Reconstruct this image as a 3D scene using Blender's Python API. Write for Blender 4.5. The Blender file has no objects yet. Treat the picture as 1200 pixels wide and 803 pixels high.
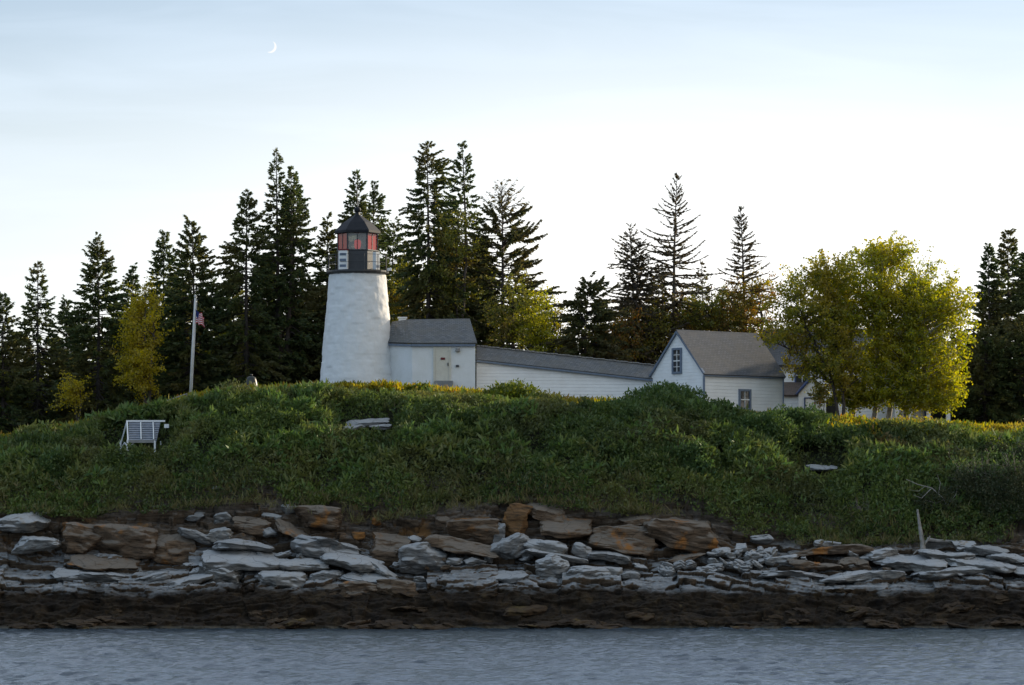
import bpy, math, random
import numpy as np
from mathutils import Vector, Matrix

R = math.radians
sc = bpy.context.scene
COL = sc.collection

# ------------------------------------------------------------------ camera
F, HORIZON, EYE = 4725.0, 646.0, 3.8        # focal length and horizon row in the photo's own 1200 px frame
cam_d = bpy.data.cameras.new("camera")
cam_d.sensor_width = 36.0
cam_d.lens = 36.0 * F / 1200.0
cam_d.shift_y = (HORIZON - 401.5) / 1200.0
cam_d.clip_start, cam_d.clip_end = 0.5, 20000
cam = bpy.data.objects.new("camera", cam_d)
cam.location = (0, 0, EYE)
cam.rotation_euler = (R(90), 0, 0)
COL.objects.link(cam)
sc.camera = cam

# ------------------------------------------------------------------ sky, sun, exposure
SUN_AZ, SUN_EL = 47.0, 17.5                 # clockwise from the view direction, and height
world = bpy.data.worlds.new("World")
sc.world = world
world.use_nodes = True
wn, wl = world.node_tree.nodes, world.node_tree.links
wn.clear()
w_out = wn.new("ShaderNodeOutputWorld")
w_bg = wn.new("ShaderNodeBackground")
w_bg.inputs["Strength"].default_value = 0.09
sky = wn.new("ShaderNodeTexSky")
sky.sky_type = 'NISHITA'
sky.sun_disc = False
sky.sun_elevation = R(SUN_EL)
sky.sun_rotation = R(SUN_AZ)
sky.air_density, sky.dust_density, sky.ozone_density = 1.0, 0.35, 1.0
w_hs = wn.new("ShaderNodeHueSaturation")               # thin high haze: a paler, cooler sky
w_hs.inputs["Saturation"].default_value = 0.72
w_tint = wn.new("ShaderNodeMix"); w_tint.data_type = 'RGBA'; w_tint.blend_type = 'MULTIPLY'
w_tint.inputs[0].default_value = 1.0
w_tint.inputs[7].default_value = (0.80, 0.89, 1.06, 1)
wl.new(sky.outputs[0], w_hs.inputs["Color"])
wl.new(w_hs.outputs[0], w_tint.inputs[6])
# thin cloud veils, faint low down and thickened out of view to brighten the water, and the small daytime moon crescent
w_tc = wn.new("ShaderNodeTexCoord")
w_map = wn.new("ShaderNodeMapping"); w_map.inputs["Scale"].default_value = (5.0, 5.0, 38.0); w_map.inputs["Rotation"].default_value = (0, R(3), 0)
w_nz = wn.new("ShaderNodeTexNoise"); w_nz.inputs["Scale"].default_value = 2.2; w_nz.inputs["Detail"].default_value = 6; w_nz.inputs["Distortion"].default_value = 0.6
wl.new(w_tc.outputs["Generated"], w_map.inputs[0]); wl.new(w_map.outputs[0], w_nz.inputs["Vector"])
w_rp = wn.new("ShaderNodeValToRGB")
w_rp.color_ramp.elements[0].position = 0.42; w_rp.color_ramp.elements[1].position = 0.66
w_rp.color_ramp.elements[1].color = (0.8, 0.8, 0.8, 1)
wl.new(w_nz.outputs[0], w_rp.inputs[0])
w_cl = wn.new("ShaderNodeMix"); w_cl.data_type = 'RGBA'
w_cl.inputs[7].default_value = (12.4, 13.8, 16.0, 1)
w_sep = wn.new("ShaderNodeSeparateXYZ"); wl.new(w_tc.outputs["Generated"], w_sep.inputs[0])
def w_range(sock, a, b, c=0.0, d=1.0, smooth=True):
    q = wn.new("ShaderNodeMapRange")
    if smooth: q.interpolation_type = 'SMOOTHSTEP'
    for k, v in (("From Min", a), ("From Max", b), ("To Min", c), ("To Max", d)): q.inputs[k].default_value = v
    wl.new(sock, q.inputs[0]); return q.outputs[0]
def w_math(op, a, b):
    q = wn.new("ShaderNodeMath"); q.operation = op
    for k, w in enumerate((a, b)):
        if hasattr(w, 'links'): wl.new(w, q.inputs[k])
        else: q.inputs[k].default_value = w
    return q.outputs[0]
w_hz = wn.new("ShaderNodeMix"); w_hz.data_type = 'RGBA'; w_hz.inputs[7].default_value = (12.2, 11.9, 11.5, 1)
w_el = w_range(w_sep.outputs[2], math.sin(R(9.8)), math.sin(R(2.0)))
w_az = w_math('MULTIPLY', w_range(w_sep.outputs[0], -0.15, 0.04, 0.50, 1.0), w_range(w_sep.outputs[0], 0.06, 0.20, 1.0, 0.75))
wl.new(w_math('MULTIPLY', w_el, w_az), w_hz.inputs[0]); wl.new(w_tint.outputs[2], w_hz.inputs[6])
w_cf = w_math('MULTIPLY', w_rp.outputs[0], w_range(w_sep.outputs[2], math.sin(R(8.5)), math.sin(R(17)), 0.10, 1.0))  # dense veil added above the view so the water reflects more light
wl.new(w_cf, w_cl.inputs[0]); wl.new(w_hz.outputs[2], w_cl.inputs[6])
# bright broken cloud added out of view behind the camera to light the shaded sides
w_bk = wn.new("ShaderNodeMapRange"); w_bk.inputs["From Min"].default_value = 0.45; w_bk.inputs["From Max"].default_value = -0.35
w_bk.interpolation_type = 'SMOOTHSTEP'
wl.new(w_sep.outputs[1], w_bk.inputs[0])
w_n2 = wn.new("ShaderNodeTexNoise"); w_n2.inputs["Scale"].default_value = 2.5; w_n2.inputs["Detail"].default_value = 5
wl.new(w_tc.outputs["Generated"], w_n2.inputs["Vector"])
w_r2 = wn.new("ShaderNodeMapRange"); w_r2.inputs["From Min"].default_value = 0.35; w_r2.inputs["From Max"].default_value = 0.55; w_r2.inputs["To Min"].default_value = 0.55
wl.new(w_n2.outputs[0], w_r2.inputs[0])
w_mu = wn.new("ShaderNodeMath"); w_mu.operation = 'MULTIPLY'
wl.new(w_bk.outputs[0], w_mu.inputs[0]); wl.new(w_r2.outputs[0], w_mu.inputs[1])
w_cc = wn.new("ShaderNodeMix"); w_cc.data_type = 'RGBA'      # added cloud: bluer away from the sun, warmer on its side, to tint the walls
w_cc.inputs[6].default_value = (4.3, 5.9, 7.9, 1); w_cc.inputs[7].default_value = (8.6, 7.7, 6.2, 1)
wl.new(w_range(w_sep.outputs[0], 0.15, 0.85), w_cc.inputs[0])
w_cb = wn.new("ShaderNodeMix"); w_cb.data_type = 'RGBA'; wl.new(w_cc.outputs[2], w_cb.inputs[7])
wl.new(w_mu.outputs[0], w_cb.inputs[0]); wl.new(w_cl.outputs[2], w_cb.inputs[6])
def w_disc(px, py, rad):
    d = Vector(((px - 600) / F, 1.0, (HORIZON - py) / F)).normalized()
    dt = wn.new("ShaderNodeVectorMath"); dt.operation = 'DISTANCE'; dt.inputs[1].default_value = d
    nm = wn.new("ShaderNodeVectorMath"); nm.operation = 'NORMALIZE'
    wl.new(w_tc.outputs["Generated"], nm.inputs[0]); wl.new(nm.outputs[0], dt.inputs[0])
    lt = wn.new("ShaderNodeMapRange"); lt.inputs["From Min"].default_value = rad * 0.92; lt.inputs["From Max"].default_value = rad * 1.06
    lt.inputs["To Min"].default_value = 1; lt.inputs["To Max"].default_value = 0
    wl.new(dt.outputs["Value"], lt.inputs[0]); return lt.outputs[0]
w_sub = wn.new("ShaderNodeMath"); w_sub.operation = 'SUBTRACT'; w_sub.use_clamp = True
wl.new(w_disc(317.0, 55.0, 7.0 / F), w_sub.inputs[0]); wl.new(w_disc(314.4, 53.6, 7.3 / F), w_sub.inputs[1])
w_mn = wn.new("ShaderNodeMix"); w_mn.data_type = 'RGBA'; w_mn.inputs[7].default_value = (8.8, 8.8, 8.8, 1)
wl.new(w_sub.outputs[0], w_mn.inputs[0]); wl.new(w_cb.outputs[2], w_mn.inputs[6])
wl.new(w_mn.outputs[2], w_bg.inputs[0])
wl.new(w_bg.outputs[0], w_out.inputs[0])

sun_d = bpy.data.lights.new("sun", 'SUN')
sun_d.energy = 4.6
sun_d.angle = R(0.6)
sun_d.color = (1.0, 0.84, 0.62)
sun = bpy.data.objects.new("sun", sun_d)
_dir = Vector((math.sin(R(SUN_AZ)) * math.cos(R(SUN_EL)), math.cos(R(SUN_AZ)) * math.cos(R(SUN_EL)), math.sin(R(SUN_EL))))
sun.rotation_euler = _dir.to_track_quat('Z', 'Y').to_euler()
sun.location = _dir * 400
COL.objects.link(sun)

sc.view_settings.view_transform = 'Standard'
sc.view_settings.look = 'None'
sc.view_settings.gamma = 1.0
sc.view_settings.exposure = 0.40
sc.cycles.max_bounces = 6
sc.cycles.transparent_max_bounces = 8

# ------------------------------------------------------------------ helpers
def P(px, py, Y):
    """World point that stands at depth Y where the photo shows (px, py)."""
    return Vector(((px - 600.0) * Y / F, Y, EYE + (HORIZON - py) * Y / F))

def X(px, Y): return (px - 600.0) * Y / F
def Z(py, Y): return EYE + (HORIZON - py) * Y / F

def tag(o, label=None, cat=None, group=None, kind=None):
    if label: o["label"] = label
    if cat: o["category"] = cat
    if group: o["group"] = group
    if kind: o["kind"] = kind
    return o

def empty(name, loc, label, cat, group=None, rz=0.0):
    o = bpy.data.objects.new(name, None)
    o.location = loc
    o.rotation_euler = (0, 0, rz)
    o.empty_display_size = 0.3
    COL.objects.link(o)
    return tag(o, label, cat, group)

def hsh(*a):
    """Hash of integer arrays to 0..1."""
    h = np.zeros(np.broadcast(*a).shape, dtype=np.uint64) + np.uint64(1469598103)
    for k, v in enumerate(a):
        h = (h ^ (np.asarray(v).astype(np.int64).astype(np.uint64) * np.uint64([73856093, 19349663, 83492791, 2654435761][k]))) * np.uint64(6364136223846793005) + np.uint64(1442695040888963407)
        h ^= h >> np.uint64(29)
    return ((h >> np.uint64(20)) % np.uint64(1 << 24)).astype(np.float64) / float(1 << 24)

def vnoise(x, y, z=None, seed=0):
    x = np.asarray(x, float); y = np.asarray(y, float)
    z = np.zeros_like(x + y) if z is None else np.asarray(z, float)
    xi, yi, zi = np.floor(x), np.floor(y), np.floor(z)
    fx, fy, fz = x - xi, y - yi, z - zi
    fx, fy, fz = [f * f * (3 - 2 * f) for f in (fx, fy, fz)]
    r = 0
    for dx in (0, 1):
        for dy in (0, 1):
            for dz in (0, 1):
                w = (fx if dx else 1 - fx) * (fy if dy else 1 - fy) * (fz if dz else 1 - fz)
                r = r + w * hsh(xi + dx + 1000, yi + dy + 1000, zi + dz + 1000, np.int64(seed) + 0 * xi)
    return r

def fbm(x, y, z=None, oct=4, seed=0):
    a, t, r = 0.5, 0.0, 0.0
    for k in range(oct):
        s = 2.03 ** k
        r = r + a * vnoise(x * s, y * s, None if z is None else z * s, seed + k * 7)
        t += a; a *= 0.5
    return r / t

def np_mesh(name, v, f, mat, parent=None, smooth=False):
    """A mesh object from arrays: v (n,3), f (m,k)."""
    v = np.ascontiguousarray(v, dtype=np.float32); f = np.ascontiguousarray(f, dtype=np.int32)
    me = bpy.data.meshes.new(name)
    k = f.shape[1]
    me.vertices.add(len(v)); me.vertices.foreach_set("co", v.ravel())
    me.loops.add(f.size); me.loops.foreach_set("vertex_index", f.ravel())
    me.polygons.add(len(f)); me.polygons.foreach_set("loop_start", np.arange(0, f.size, k, dtype=np.int32))
    if smooth: me.polygons.foreach_set("use_smooth", np.ones(len(f), dtype=bool))
    me.update(calc_edges=True)
    me.materials.append(mat)
    o = bpy.data.objects.new(name, me)
    COL.objects.link(o)
    if parent: o.parent = parent
    return o

class MB:
    """Collects boxes, tubes and polygons and builds them as ONE mesh with metric UVs."""
    def __init__(s): s.v, s.f = [], []
    def poly(s, pts):
        n = len(s.v); s.v += [Vector(p) for p in pts]; s.f.append(list(range(n, n + len(pts)))); return s
    def solid(s, vs, fs):
        n = len(s.v); s.v += [Vector(p) for p in vs]; s.f += [[n + i for i in f] for f in fs]; return s
    def hexa(s, a):                         # 8 corners: bottom ring then top ring, both counter-clockwise from above
        return s.solid(a, [(3, 2, 1, 0), (4, 5, 6, 7), (0, 1, 5, 4), (1, 2, 6, 5), (2, 3, 7, 6), (3, 0, 4, 7)])
    def box(s, c, d, m=None):
        x, y, z = [q / 2 for q in d]
        pts = [Vector(p) for p in ((-x, -y, -z), (x, -y, -z), (x, y, -z), (-x, y, -z), (-x, -y, z), (x, -y, z), (x, y, z), (-x, y, z))]
        if m is not None: pts = [m @ p for p in pts]
        return s.hexa([p + Vector(c) for p in pts])
    def bar(s, a, b, w, t=None, up=(0, 0, 1)):  # rectangular bar from a to b
        a, b = Vector(a), Vector(b); d = (b - a).normalized(); t = t or w
        u = d.cross(Vector(up))
        if u.length < 1e-4: u = d.cross(Vector((0, 1, 0)))
        u.normalize(); n = u.cross(d)
        o = [(-u * w - n * t) / 2, (u * w - n * t) / 2, (u * w + n * t) / 2, (-u * w + n * t) / 2]
        return s.solid([a + q for q in o] + [b + q for q in o], [(3, 2, 1, 0), (4, 5, 6, 7), (0, 1, 5, 4), (1, 2, 6, 5), (2, 3, 7, 6), (3, 0, 4, 7)])
    def slab(s, pts, th):                   # thick polygon: pts on top, pushed down along its normal
        pts = [Vector(p) for p in pts]
        n = (pts[1] - pts[0]).cross(pts[2] - pts[0]).normalized()
        k = len(pts)
        low = [p - n * th for p in pts]
        return s.solid(pts + low, [tuple(range(k)), tuple(range(2 * k - 1, k - 1, -1))] + [(i, k + i, k + (i + 1) % k, (i + 1) % k) for i in range(k)])
    def lathe(s, prof, n=24, c=(0, 0, 0), rot=0.0):
        c = Vector(c); n0 = len(s.v)
        for r, z in prof:
            for k in range(n):
                a = rot + 2 * math.pi * k / n
                s.v.append(c + Vector((r * math.cos(a), r * math.sin(a), z)))
        for j in range(len(prof) - 1):
            for k in range(n):
                k2 = (k + 1) % n
                s.f.append([n0 + j * n + k, n0 + j * n + k2, n0 + (j + 1) * n + k2, n0 + (j + 1) * n + k])
        s.f.append([n0 + k for k in range(n)][::-1])
        s.f.append([n0 + (len(prof) - 1) * n + k for k in range(n)])
        return s
    def tube(s, pts, rad, n=6):
        pts = [Vector(p) for p in pts]; n0 = len(s.v)
        if not hasattr(rad, '__len__'): rad = [rad] * len(pts)
        for i, p in enumerate(pts):
            d = (pts[min(i + 1, len(pts) - 1)] - pts[max(i - 1, 0)]).normalized()
            u = d.cross(Vector((0, 0, 1)))
            if u.length < 1e-3: u = Vector((1, 0, 0))
            u.normalize(); w = d.cross(u)
            for k in range(n):
                a = 2 * math.pi * k / n
                s.v.append(p + (u * math.cos(a) + w * math.sin(a)) * rad[i])
        for i in range(len(pts) - 1):
            for k in range(n):
                k2 = (k + 1) % n
                s.f.append([n0 + i * n + k, n0 + i * n + k2, n0 + (i + 1) * n + k2, n0 + (i + 1) * n + k])
        s.f.append([n0 + k for k in range(n)][::-1])
        s.f.append([n0 + (len(pts) - 1) * n + k for k in range(n)])
        return s
    def build(s, name, mat, parent=None, smooth=False, origin=None):
        me = bpy.data.meshes.new(name)
        org = Vector(origin) if origin is not None else Vector((0, 0, 0))
        me.from_pydata([v - org for v in s.v], [], s.f)
        me.update()
        uv = me.uv_layers.new(name="UVMap")
        for p in me.polygons:
            n = p.normal
            if abs(n.z) > 0.999: u, w = Vector((1, 0, 0)), Vector((0, 1, 0))
            else:
                u = Vector((0, 0, 1)).cross(n).normalized(); w = n.cross(u)
            for li in p.loop_indices:
                q = me.vertices[me.loops[li].vertex_index].co + org
                uv.data[li].uv = (q.dot(u), q.dot(w))
            p.use_smooth = smooth
        me.materials.append(mat)
        o = bpy.data.objects.new(name, me)
        COL.objects.link(o)
        if parent is not None:
            o.parent = parent
        o.location = org - (parent.location if parent is not None and parent.type == 'EMPTY' else Vector((0, 0, 0)))
        return o

# ------------------------------------------------------------------ materials
def new_mat(name):
    m = bpy.data.materials.new(name); m.use_nodes = True
    nt = m.node_tree; nt.nodes.clear()
    out = nt.nodes.new("ShaderNodeOutputMaterial")
    return m, nt, nt.nodes, nt.links, out

def ramp(nodes, stops, interp='LINEAR'):
    r = nodes.new("ShaderNodeValToRGB"); r.color_ramp.interpolation = interp
    e = r.color_ramp.elements
    while len(e) < len(stops): e.new(0.5)
    for k, (p, c) in enumerate(stops):
        e[k].position = p; e[k].color = (*c, 1)
    return r

def plain(name, c1, c2=None, rough=0.7, scale=6.0, bump=0.0, bump_scale=20.0, metal=0.0, siding=0.0, spec=0.3):
    """Principled with noise between two colours, optional bump and clapboard steps."""
    m, nt, N, L, out = new_mat(name)
    b = N.new("ShaderNodeBsdfPrincipled"); L.new(b.outputs[0], out.inputs[0])
    b.inputs["Roughness"].default_value = rough; b.inputs["Metallic"].default_value = metal
    b.inputs["Specular IOR Level"].default_value = spec
    g = N.new("ShaderNodeNewGeometry")
    n = N.new("ShaderNodeTexNoise"); n.inputs["Scale"].default_value = scale; n.inputs["Detail"].default_value = 6
    n.inputs["Roughness"].default_value = 0.65
    L.new(g.outputs["Position"], n.inputs["Vector"])
    c2 = c2 or tuple(x * 0.75 for x in c1)
    r = ramp(N, [(0.35, c1), (0.68, c2)])
    L.new(n.outputs[0], r.inputs[0]); L.new(r.outputs[0], b.inputs["Base Color"])
    last = None
    if bump:
        n2 = N.new("ShaderNodeTexNoise"); n2.inputs["Scale"].default_value = bump_scale; n2.inputs["Detail"].default_value = 5
        L.new(g.outputs["Position"], n2.inputs["Vector"])
        bp = N.new("ShaderNodeBump"); bp.inputs["Strength"].default_value = bump; bp.inputs["Distance"].default_value = 0.06
        L.new(n2.outputs[0], bp.inputs["Height"]); last = bp
    if siding:
        sx = N.new("ShaderNodeSeparateXYZ"); L.new(g.outputs["Position"], sx.inputs[0])
        dv = N.new("ShaderNodeMath"); dv.operation = 'DIVIDE'; dv.inputs[1].default_value = siding
        fr = N.new("ShaderNodeMath"); fr.operation = 'FRACT'
        L.new(sx.outputs[2], dv.inputs[0]); L.new(dv.outputs[0], fr.inputs[0])
        inv = N.new("ShaderNodeMath"); inv.operation = 'SUBTRACT'; inv.inputs[0].default_value = 1.0
        L.new(fr.outputs[0], inv.inputs[1])
        bp = N.new("ShaderNodeBump"); bp.inputs["Strength"].default_value = 1.0; bp.inputs["Distance"].default_value = 0.07
        L.new(inv.outputs[0], bp.inputs["Height"])
        if last: L.new(last.outputs[0], bp.inputs["Normal"])
        last = bp
    if last: L.new(last.outputs[0], b.inputs["Normal"])
    return m

def shingles(name, c1, c2, c3, w=0.22, h=0.14):
    m, nt, N, L, out = new_mat(name)
    b = N.new("ShaderNodeBsdfPrincipled"); L.new(b.outputs[0], out.inputs[0])
    b.inputs["Roughness"].default_value = 0.7; b.inputs["Specular IOR Level"].default_value = 0.25
    uv = N.new("ShaderNodeUVMap")
    br = N.new("ShaderNodeTexBrick"); br.offset = 0.5
    for k, v in (("Scale", 1.0), ("Mortar Size", 0.012), ("Bias", 0.0), ("Brick Width", w), ("Row Height", h)): br.inputs[k].default_value = v
    br.inputs["Color1"].default_value = (*c1, 1); br.inputs["Color2"].default_value = (*c2, 1)
    br.inputs["Mortar"].default_value = (*[x * 0.55 for x in c1], 1)
    L.new(uv.outputs[0], br.inputs["Vector"])
    n = N.new("ShaderNodeTexNoise"); n.inputs["Scale"].default_value = 1.3; n.inputs["Detail"].default_value = 7; n.inputs["Roughness"].default_value = 0.7
    L.new(uv.outputs[0], n.inputs["Vector"])
    r = ramp(N, [(0.42, (0, 0, 0)), (0.62, (1, 1, 1))])
    L.new(n.outputs[0], r.inputs[0])
    mx = N.new("ShaderNodeMix"); mx.data_type = 'RGBA'
    L.new(r.outputs[0], mx.inputs[0]); L.new(br.outputs[0], mx.inputs[6]); mx.inputs[7].default_value = (*c3, 1)
    mf = N.new("ShaderNodeMix"); mf.data_type = 'RGBA'; mf.inputs[0].default_value = 0.7
    L.new(br.outputs[0], mf.inputs[6]); L.new(mx.outputs[2], mf.inputs[7])
    L.new(mf.outputs[2], b.inputs["Base Color"])
    bp = N.new("ShaderNodeBump"); bp.inputs["Strength"].default_value = 0.7; bp.inputs["Distance"].default_value = 0.02
    L.new(br.outputs[0], bp.inputs["Height"]); L.new(bp.outputs[0], b.inputs["Normal"])
    return m

def leafmat(name, cols, trans=0.4, patch=None, patch_scale=0.35, rough=0.5, gloss=0.025, through=1.5, dark=None):
    """Leaf: diffuse plus light passing through; hue differs from leaf to leaf and, with patch, from place to place."""
    m, nt, N, L, out = new_mat(name)
    g = N.new("ShaderNodeNewGeometry")
    r = ramp(N, [(k / max(1, len(cols) - 1), c) for k, c in enumerate(cols)])
    L.new(g.outputs["Random Per Island"], r.inputs[0])
    col = r.outputs[0]
    if patch:
        n = N.new("ShaderNodeTexNoise"); n.inputs["Scale"].default_value = patch_scale; n.inputs["Detail"].default_value = 3
        L.new(g.outputs["Position"], n.inputs["Vector"])
        rr = ramp(N, [(0.48, (0, 0, 0)), (0.64, (1, 1, 1))])
        L.new(n.outputs[0], rr.inputs[0])
        mp = N.new("ShaderNodeMath"); mp.operation = 'MULTIPLY'; mp.inputs[1].default_value = 0.75
        L.new(rr.outputs[0], mp.inputs[0])
        mx = N.new("ShaderNodeMix"); mx.data_type = 'RGBA'
        L.new(mp.outputs[0], mx.inputs[0]); L.new(col, mx.inputs[6]); mx.inputs[7].default_value = (*patch, 1)
        col = mx.outputs[2]
    if dark:
        n = N.new("ShaderNodeTexNoise"); n.inputs["Scale"].default_value = dark[1]; n.inputs["Detail"].default_value = 3
        L.new(g.outputs["Position"], n.inputs["Vector"])
        rr = ramp(N, [(0.42, (1, 1, 1)), (0.58, (0, 0, 0))]); L.new(n.outputs[0], rr.inputs[0])
        mx = N.new("ShaderNodeMix"); mx.data_type = 'RGBA'; mx.blend_type = 'MULTIPLY'
        L.new(rr.outputs[0], mx.inputs[0]); L.new(col, mx.inputs[6]); mx.inputs[7].default_value = (*dark[0], 1)
        col = mx.outputs[2]
    d = N.new("ShaderNodeBsdfDiffuse"); t = N.new("ShaderNodeBsdfTranslucent")
    L.new(col, d.inputs[0])
    hs = N.new("ShaderNodeHueSaturation"); hs.inputs["Saturation"].default_value = 1.15; hs.inputs["Value"].default_value = through
    L.new(col, hs.inputs["Color"]); L.new(hs.outputs[0], t.inputs[0])
    mix = N.new("ShaderNodeMixShader"); mix.inputs[0].default_value = trans
    L.new(d.outputs[0], mix.inputs[1]); L.new(t.outputs[0], mix.inputs[2])
    gl = N.new("ShaderNodeBsdfGlossy"); gl.inputs["Roughness"].default_value = rough
    gl.inputs["Color"].default_value = (0.8, 0.85, 0.8, 1)
    m2 = N.new("ShaderNodeMixShader"); m2.inputs[0].default_value = gloss
    L.new(mix.outputs[0], m2.inputs[1]); L.new(gl.outputs[0], m2.inputs[2])
    L.new(m2.outputs[0], out.inputs[0])
    return m

def glassmat(name, tint, alpha=0.35, rough=0.05):
    m, nt, N, L, out = new_mat(name)
    t = N.new("ShaderNodeBsdfTransparent"); t.inputs[0].default_value = (*tint, 1)
    g = N.new("ShaderNodeBsdfGlossy"); g.inputs["Roughness"].default_value = rough
    fr = N.new("ShaderNodeFresnel"); fr.inputs[0].default_value = 1.5
    d = N.new("ShaderNodeBsdfDiffuse"); d.inputs[0].default_value = (*tint, 1)
    m1 = N.new("ShaderNodeMixShader"); m1.inputs[0].default_value = alpha
    L.new(t.outputs[0], m1.inputs[1]); L.new(d.outputs[0], m1.inputs[2])
    m2 = N.new("ShaderNodeMixShader"); L.new(fr.outputs[0], m2.inputs[0])
    L.new(m1.outputs[0], m2.inputs[1]); L.new(g.outputs[0], m2.inputs[2])
    L.new(m2.outputs[0], out.inputs[0])
    return m

def rockmat(name, base, dark, lichen=None, pale=None, scale=1.0):
    """Weathered layered stone: bands, cracks, crusts of pale weathering on upper faces and orange lichen."""
    m, nt, N, L, out = new_mat(name)
    b = N.new("ShaderNodeBsdfPrincipled"); L.new(b.outputs[0], out.inputs[0])
    b.inputs["Roughness"].default_value = 0.85; b.inputs["Specular IOR Level"].default_value = 0.25
    g = N.new("ShaderNodeNewGeometry")
    oi = N.new("ShaderNodeObjectInfo")
    mp = N.new("ShaderNodeMapping"); mp.inputs["Scale"].default_value = (0.9 * scale, 0.9 * scale, 5.5 * scale); mp.inputs["Rotation"].default_value = (0, R(7), 0)
    L.new(g.outputs["Position"], mp.inputs[0])
    n = N.new("ShaderNodeTexNoise"); n.inputs["Scale"].default_value = 1.6; n.inputs["Detail"].default_value = 8; n.inputs["Roughness"].default_value = 0.7
    L.new(mp.outputs[0], n.inputs["Vector"])
    r = ramp(N, [(0.33, dark), (0.5, base), (0.72, tuple(min(1, x * 1.35) for x in base))])
    L.new(n.outputs[0], r.inputs[0])
    col = r.outputs[0]
    v = N.new("ShaderNodeMapRange"); v.inputs["To Min"].default_value = 0.7; v.inputs["To Max"].default_value = 1.25
    L.new(oi.outputs["Random"], v.inputs[0])
    hs = N.new("ShaderNodeHueSaturation"); L.new(v.outputs[0], hs.inputs["Value"]); L.new(col, hs.inputs["Color"])
    col = hs.outputs[0]
    n3 = N.new("ShaderNodeTexNoise"); n3.inputs["Scale"].default_value = 0.9; n3.inputs["Detail"].default_value = 5
    L.new(g.outputs["Position"], n3.inputs["Vector"])
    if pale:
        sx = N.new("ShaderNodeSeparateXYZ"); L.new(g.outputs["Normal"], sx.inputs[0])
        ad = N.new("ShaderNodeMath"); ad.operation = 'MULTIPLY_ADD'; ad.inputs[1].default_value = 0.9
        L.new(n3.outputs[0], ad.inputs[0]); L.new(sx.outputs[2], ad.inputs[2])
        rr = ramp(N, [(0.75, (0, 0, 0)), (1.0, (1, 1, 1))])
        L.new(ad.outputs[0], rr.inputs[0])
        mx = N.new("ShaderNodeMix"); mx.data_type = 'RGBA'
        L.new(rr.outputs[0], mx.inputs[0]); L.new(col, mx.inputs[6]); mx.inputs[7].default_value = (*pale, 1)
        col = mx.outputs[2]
    if lichen:
        n4 = N.new("ShaderNodeTexNoise"); n4.inputs["Scale"].default_value = 0.55; n4.inputs["Detail"].default_value = 6; n4.inputs["Roughness"].default_value = 0.6
        L.new(g.outputs["Position"], n4.inputs["Vector"])
        rl = ramp(N, [(lichen[1], (0, 0, 0)), (lichen[1] + 0.07, (1, 1, 1))])
        L.new(n4.outputs[0], rl.inputs[0])
        mx = N.new("ShaderNodeMix"); mx.data_type = 'RGBA'
        L.new(rl.outputs[0], mx.inputs[0]); L.new(col, mx.inputs[6]); mx.inputs[7].default_value = (*lichen[0], 1)
        col = mx.outputs[2]
    vm = N.new("ShaderNodeMapping"); vm.inputs["Scale"].default_value = (0.9, 0.9, 2.6); vm.inputs["Rotation"].default_value = (0, R(12), 0)
    L.new(g.outputs["Position"], vm.inputs[0])
    va = N.new("ShaderNodeMix"); va.data_type = 'RGBA'; va.blend_type = 'ADD'; va.inputs[0].default_value = 0.55
    L.new(vm.outputs[0], va.inputs[6]); L.new(n3.outputs["Color"], va.inputs[7])
    vo = N.new("ShaderNodeTexVoronoi"); vo.feature = 'DISTANCE_TO_EDGE'; vo.inputs["Scale"].default_value = 1.1
    L.new(va.outputs[2], vo.inputs["Vector"])
    vr = ramp(N, [(0.0, (0.30, 0.28, 0.26)), (0.035, (1, 1, 1))]); L.new(vo.outputs["Distance"], vr.inputs[0])
    vx = N.new("ShaderNodeMix"); vx.data_type = 'RGBA'; vx.blend_type = 'MULTIPLY'; vx.inputs[0].default_value = 0.55
    L.new(col, vx.inputs[6]); L.new(vr.outputs[0], vx.inputs[7]); col = vx.outputs[2]
    L.new(col, b.inputs["Base Color"])
    n2 = N.new("ShaderNodeTexNoise"); n2.inputs["Scale"].default_value = 4.0; n2.inputs["Detail"].default_value = 8
    L.new(mp.outputs[0], n2.inputs["Vector"])
    bp = N.new("ShaderNodeBump"); bp.inputs["Strength"].default_value = 0.8; bp.inputs["Distance"].default_value = 0.08
    L.new(n2.outputs[0], bp.inputs["Height"]); L.new(bp.outputs[0], b.inputs["Normal"])
    return m

M = {}
M['tower_white'] = plain("tower_whitewash", (0.74, 0.74, 0.73), (0.68, 0.675, 0.65), 0.75, 1.6, 0.45, 3.2)
M['white'] = plain("white_paint", (0.80, 0.80, 0.78), (0.74, 0.73, 0.70), 0.6, 1.5)
M['clap'] = plain("white_clapboard", (0.74, 0.74, 0.72), (0.66, 0.65, 0.62), 0.6, 1.2, siding=0.19)
M['trim'] = plain("blue_grey_trim", (0.16, 0.20, 0.26), (0.12, 0.15, 0.20), 0.5)
M['navy'] = plain("navy_trim", (0.06, 0.09, 0.20), None, 0.5)
M['black'] = plain("black_ironwork", (0.022, 0.023, 0.026), (0.035, 0.034, 0.034), 0.4, 8, spec=0.5)
M['lantern_roof'] = plain("black_lantern_roof", (0.016, 0.018, 0.022), (0.026, 0.026, 0.03), 0.6, 5, spec=0.15)
M['cream'] = plain("cream_door", (0.62, 0.58, 0.48), (0.55, 0.51, 0.42), 0.55)
M['grey'] = plain("grey_wood", (0.30, 0.29, 0.27), (0.22, 0.21, 0.20), 0.8, 5)
M['pole'] = plain("grey_pole_paint", (0.60, 0.58, 0.54), (0.50, 0.48, 0.44), 0.5, 3)
M['granite_step'] = plain("grey_stone_step", (0.26, 0.26, 0.26), (0.18, 0.18, 0.18), 0.85, 4, 0.4)
M['dark'] = plain("painted_opening_shade", (0.02, 0.022, 0.025), None, 0.6)
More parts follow.
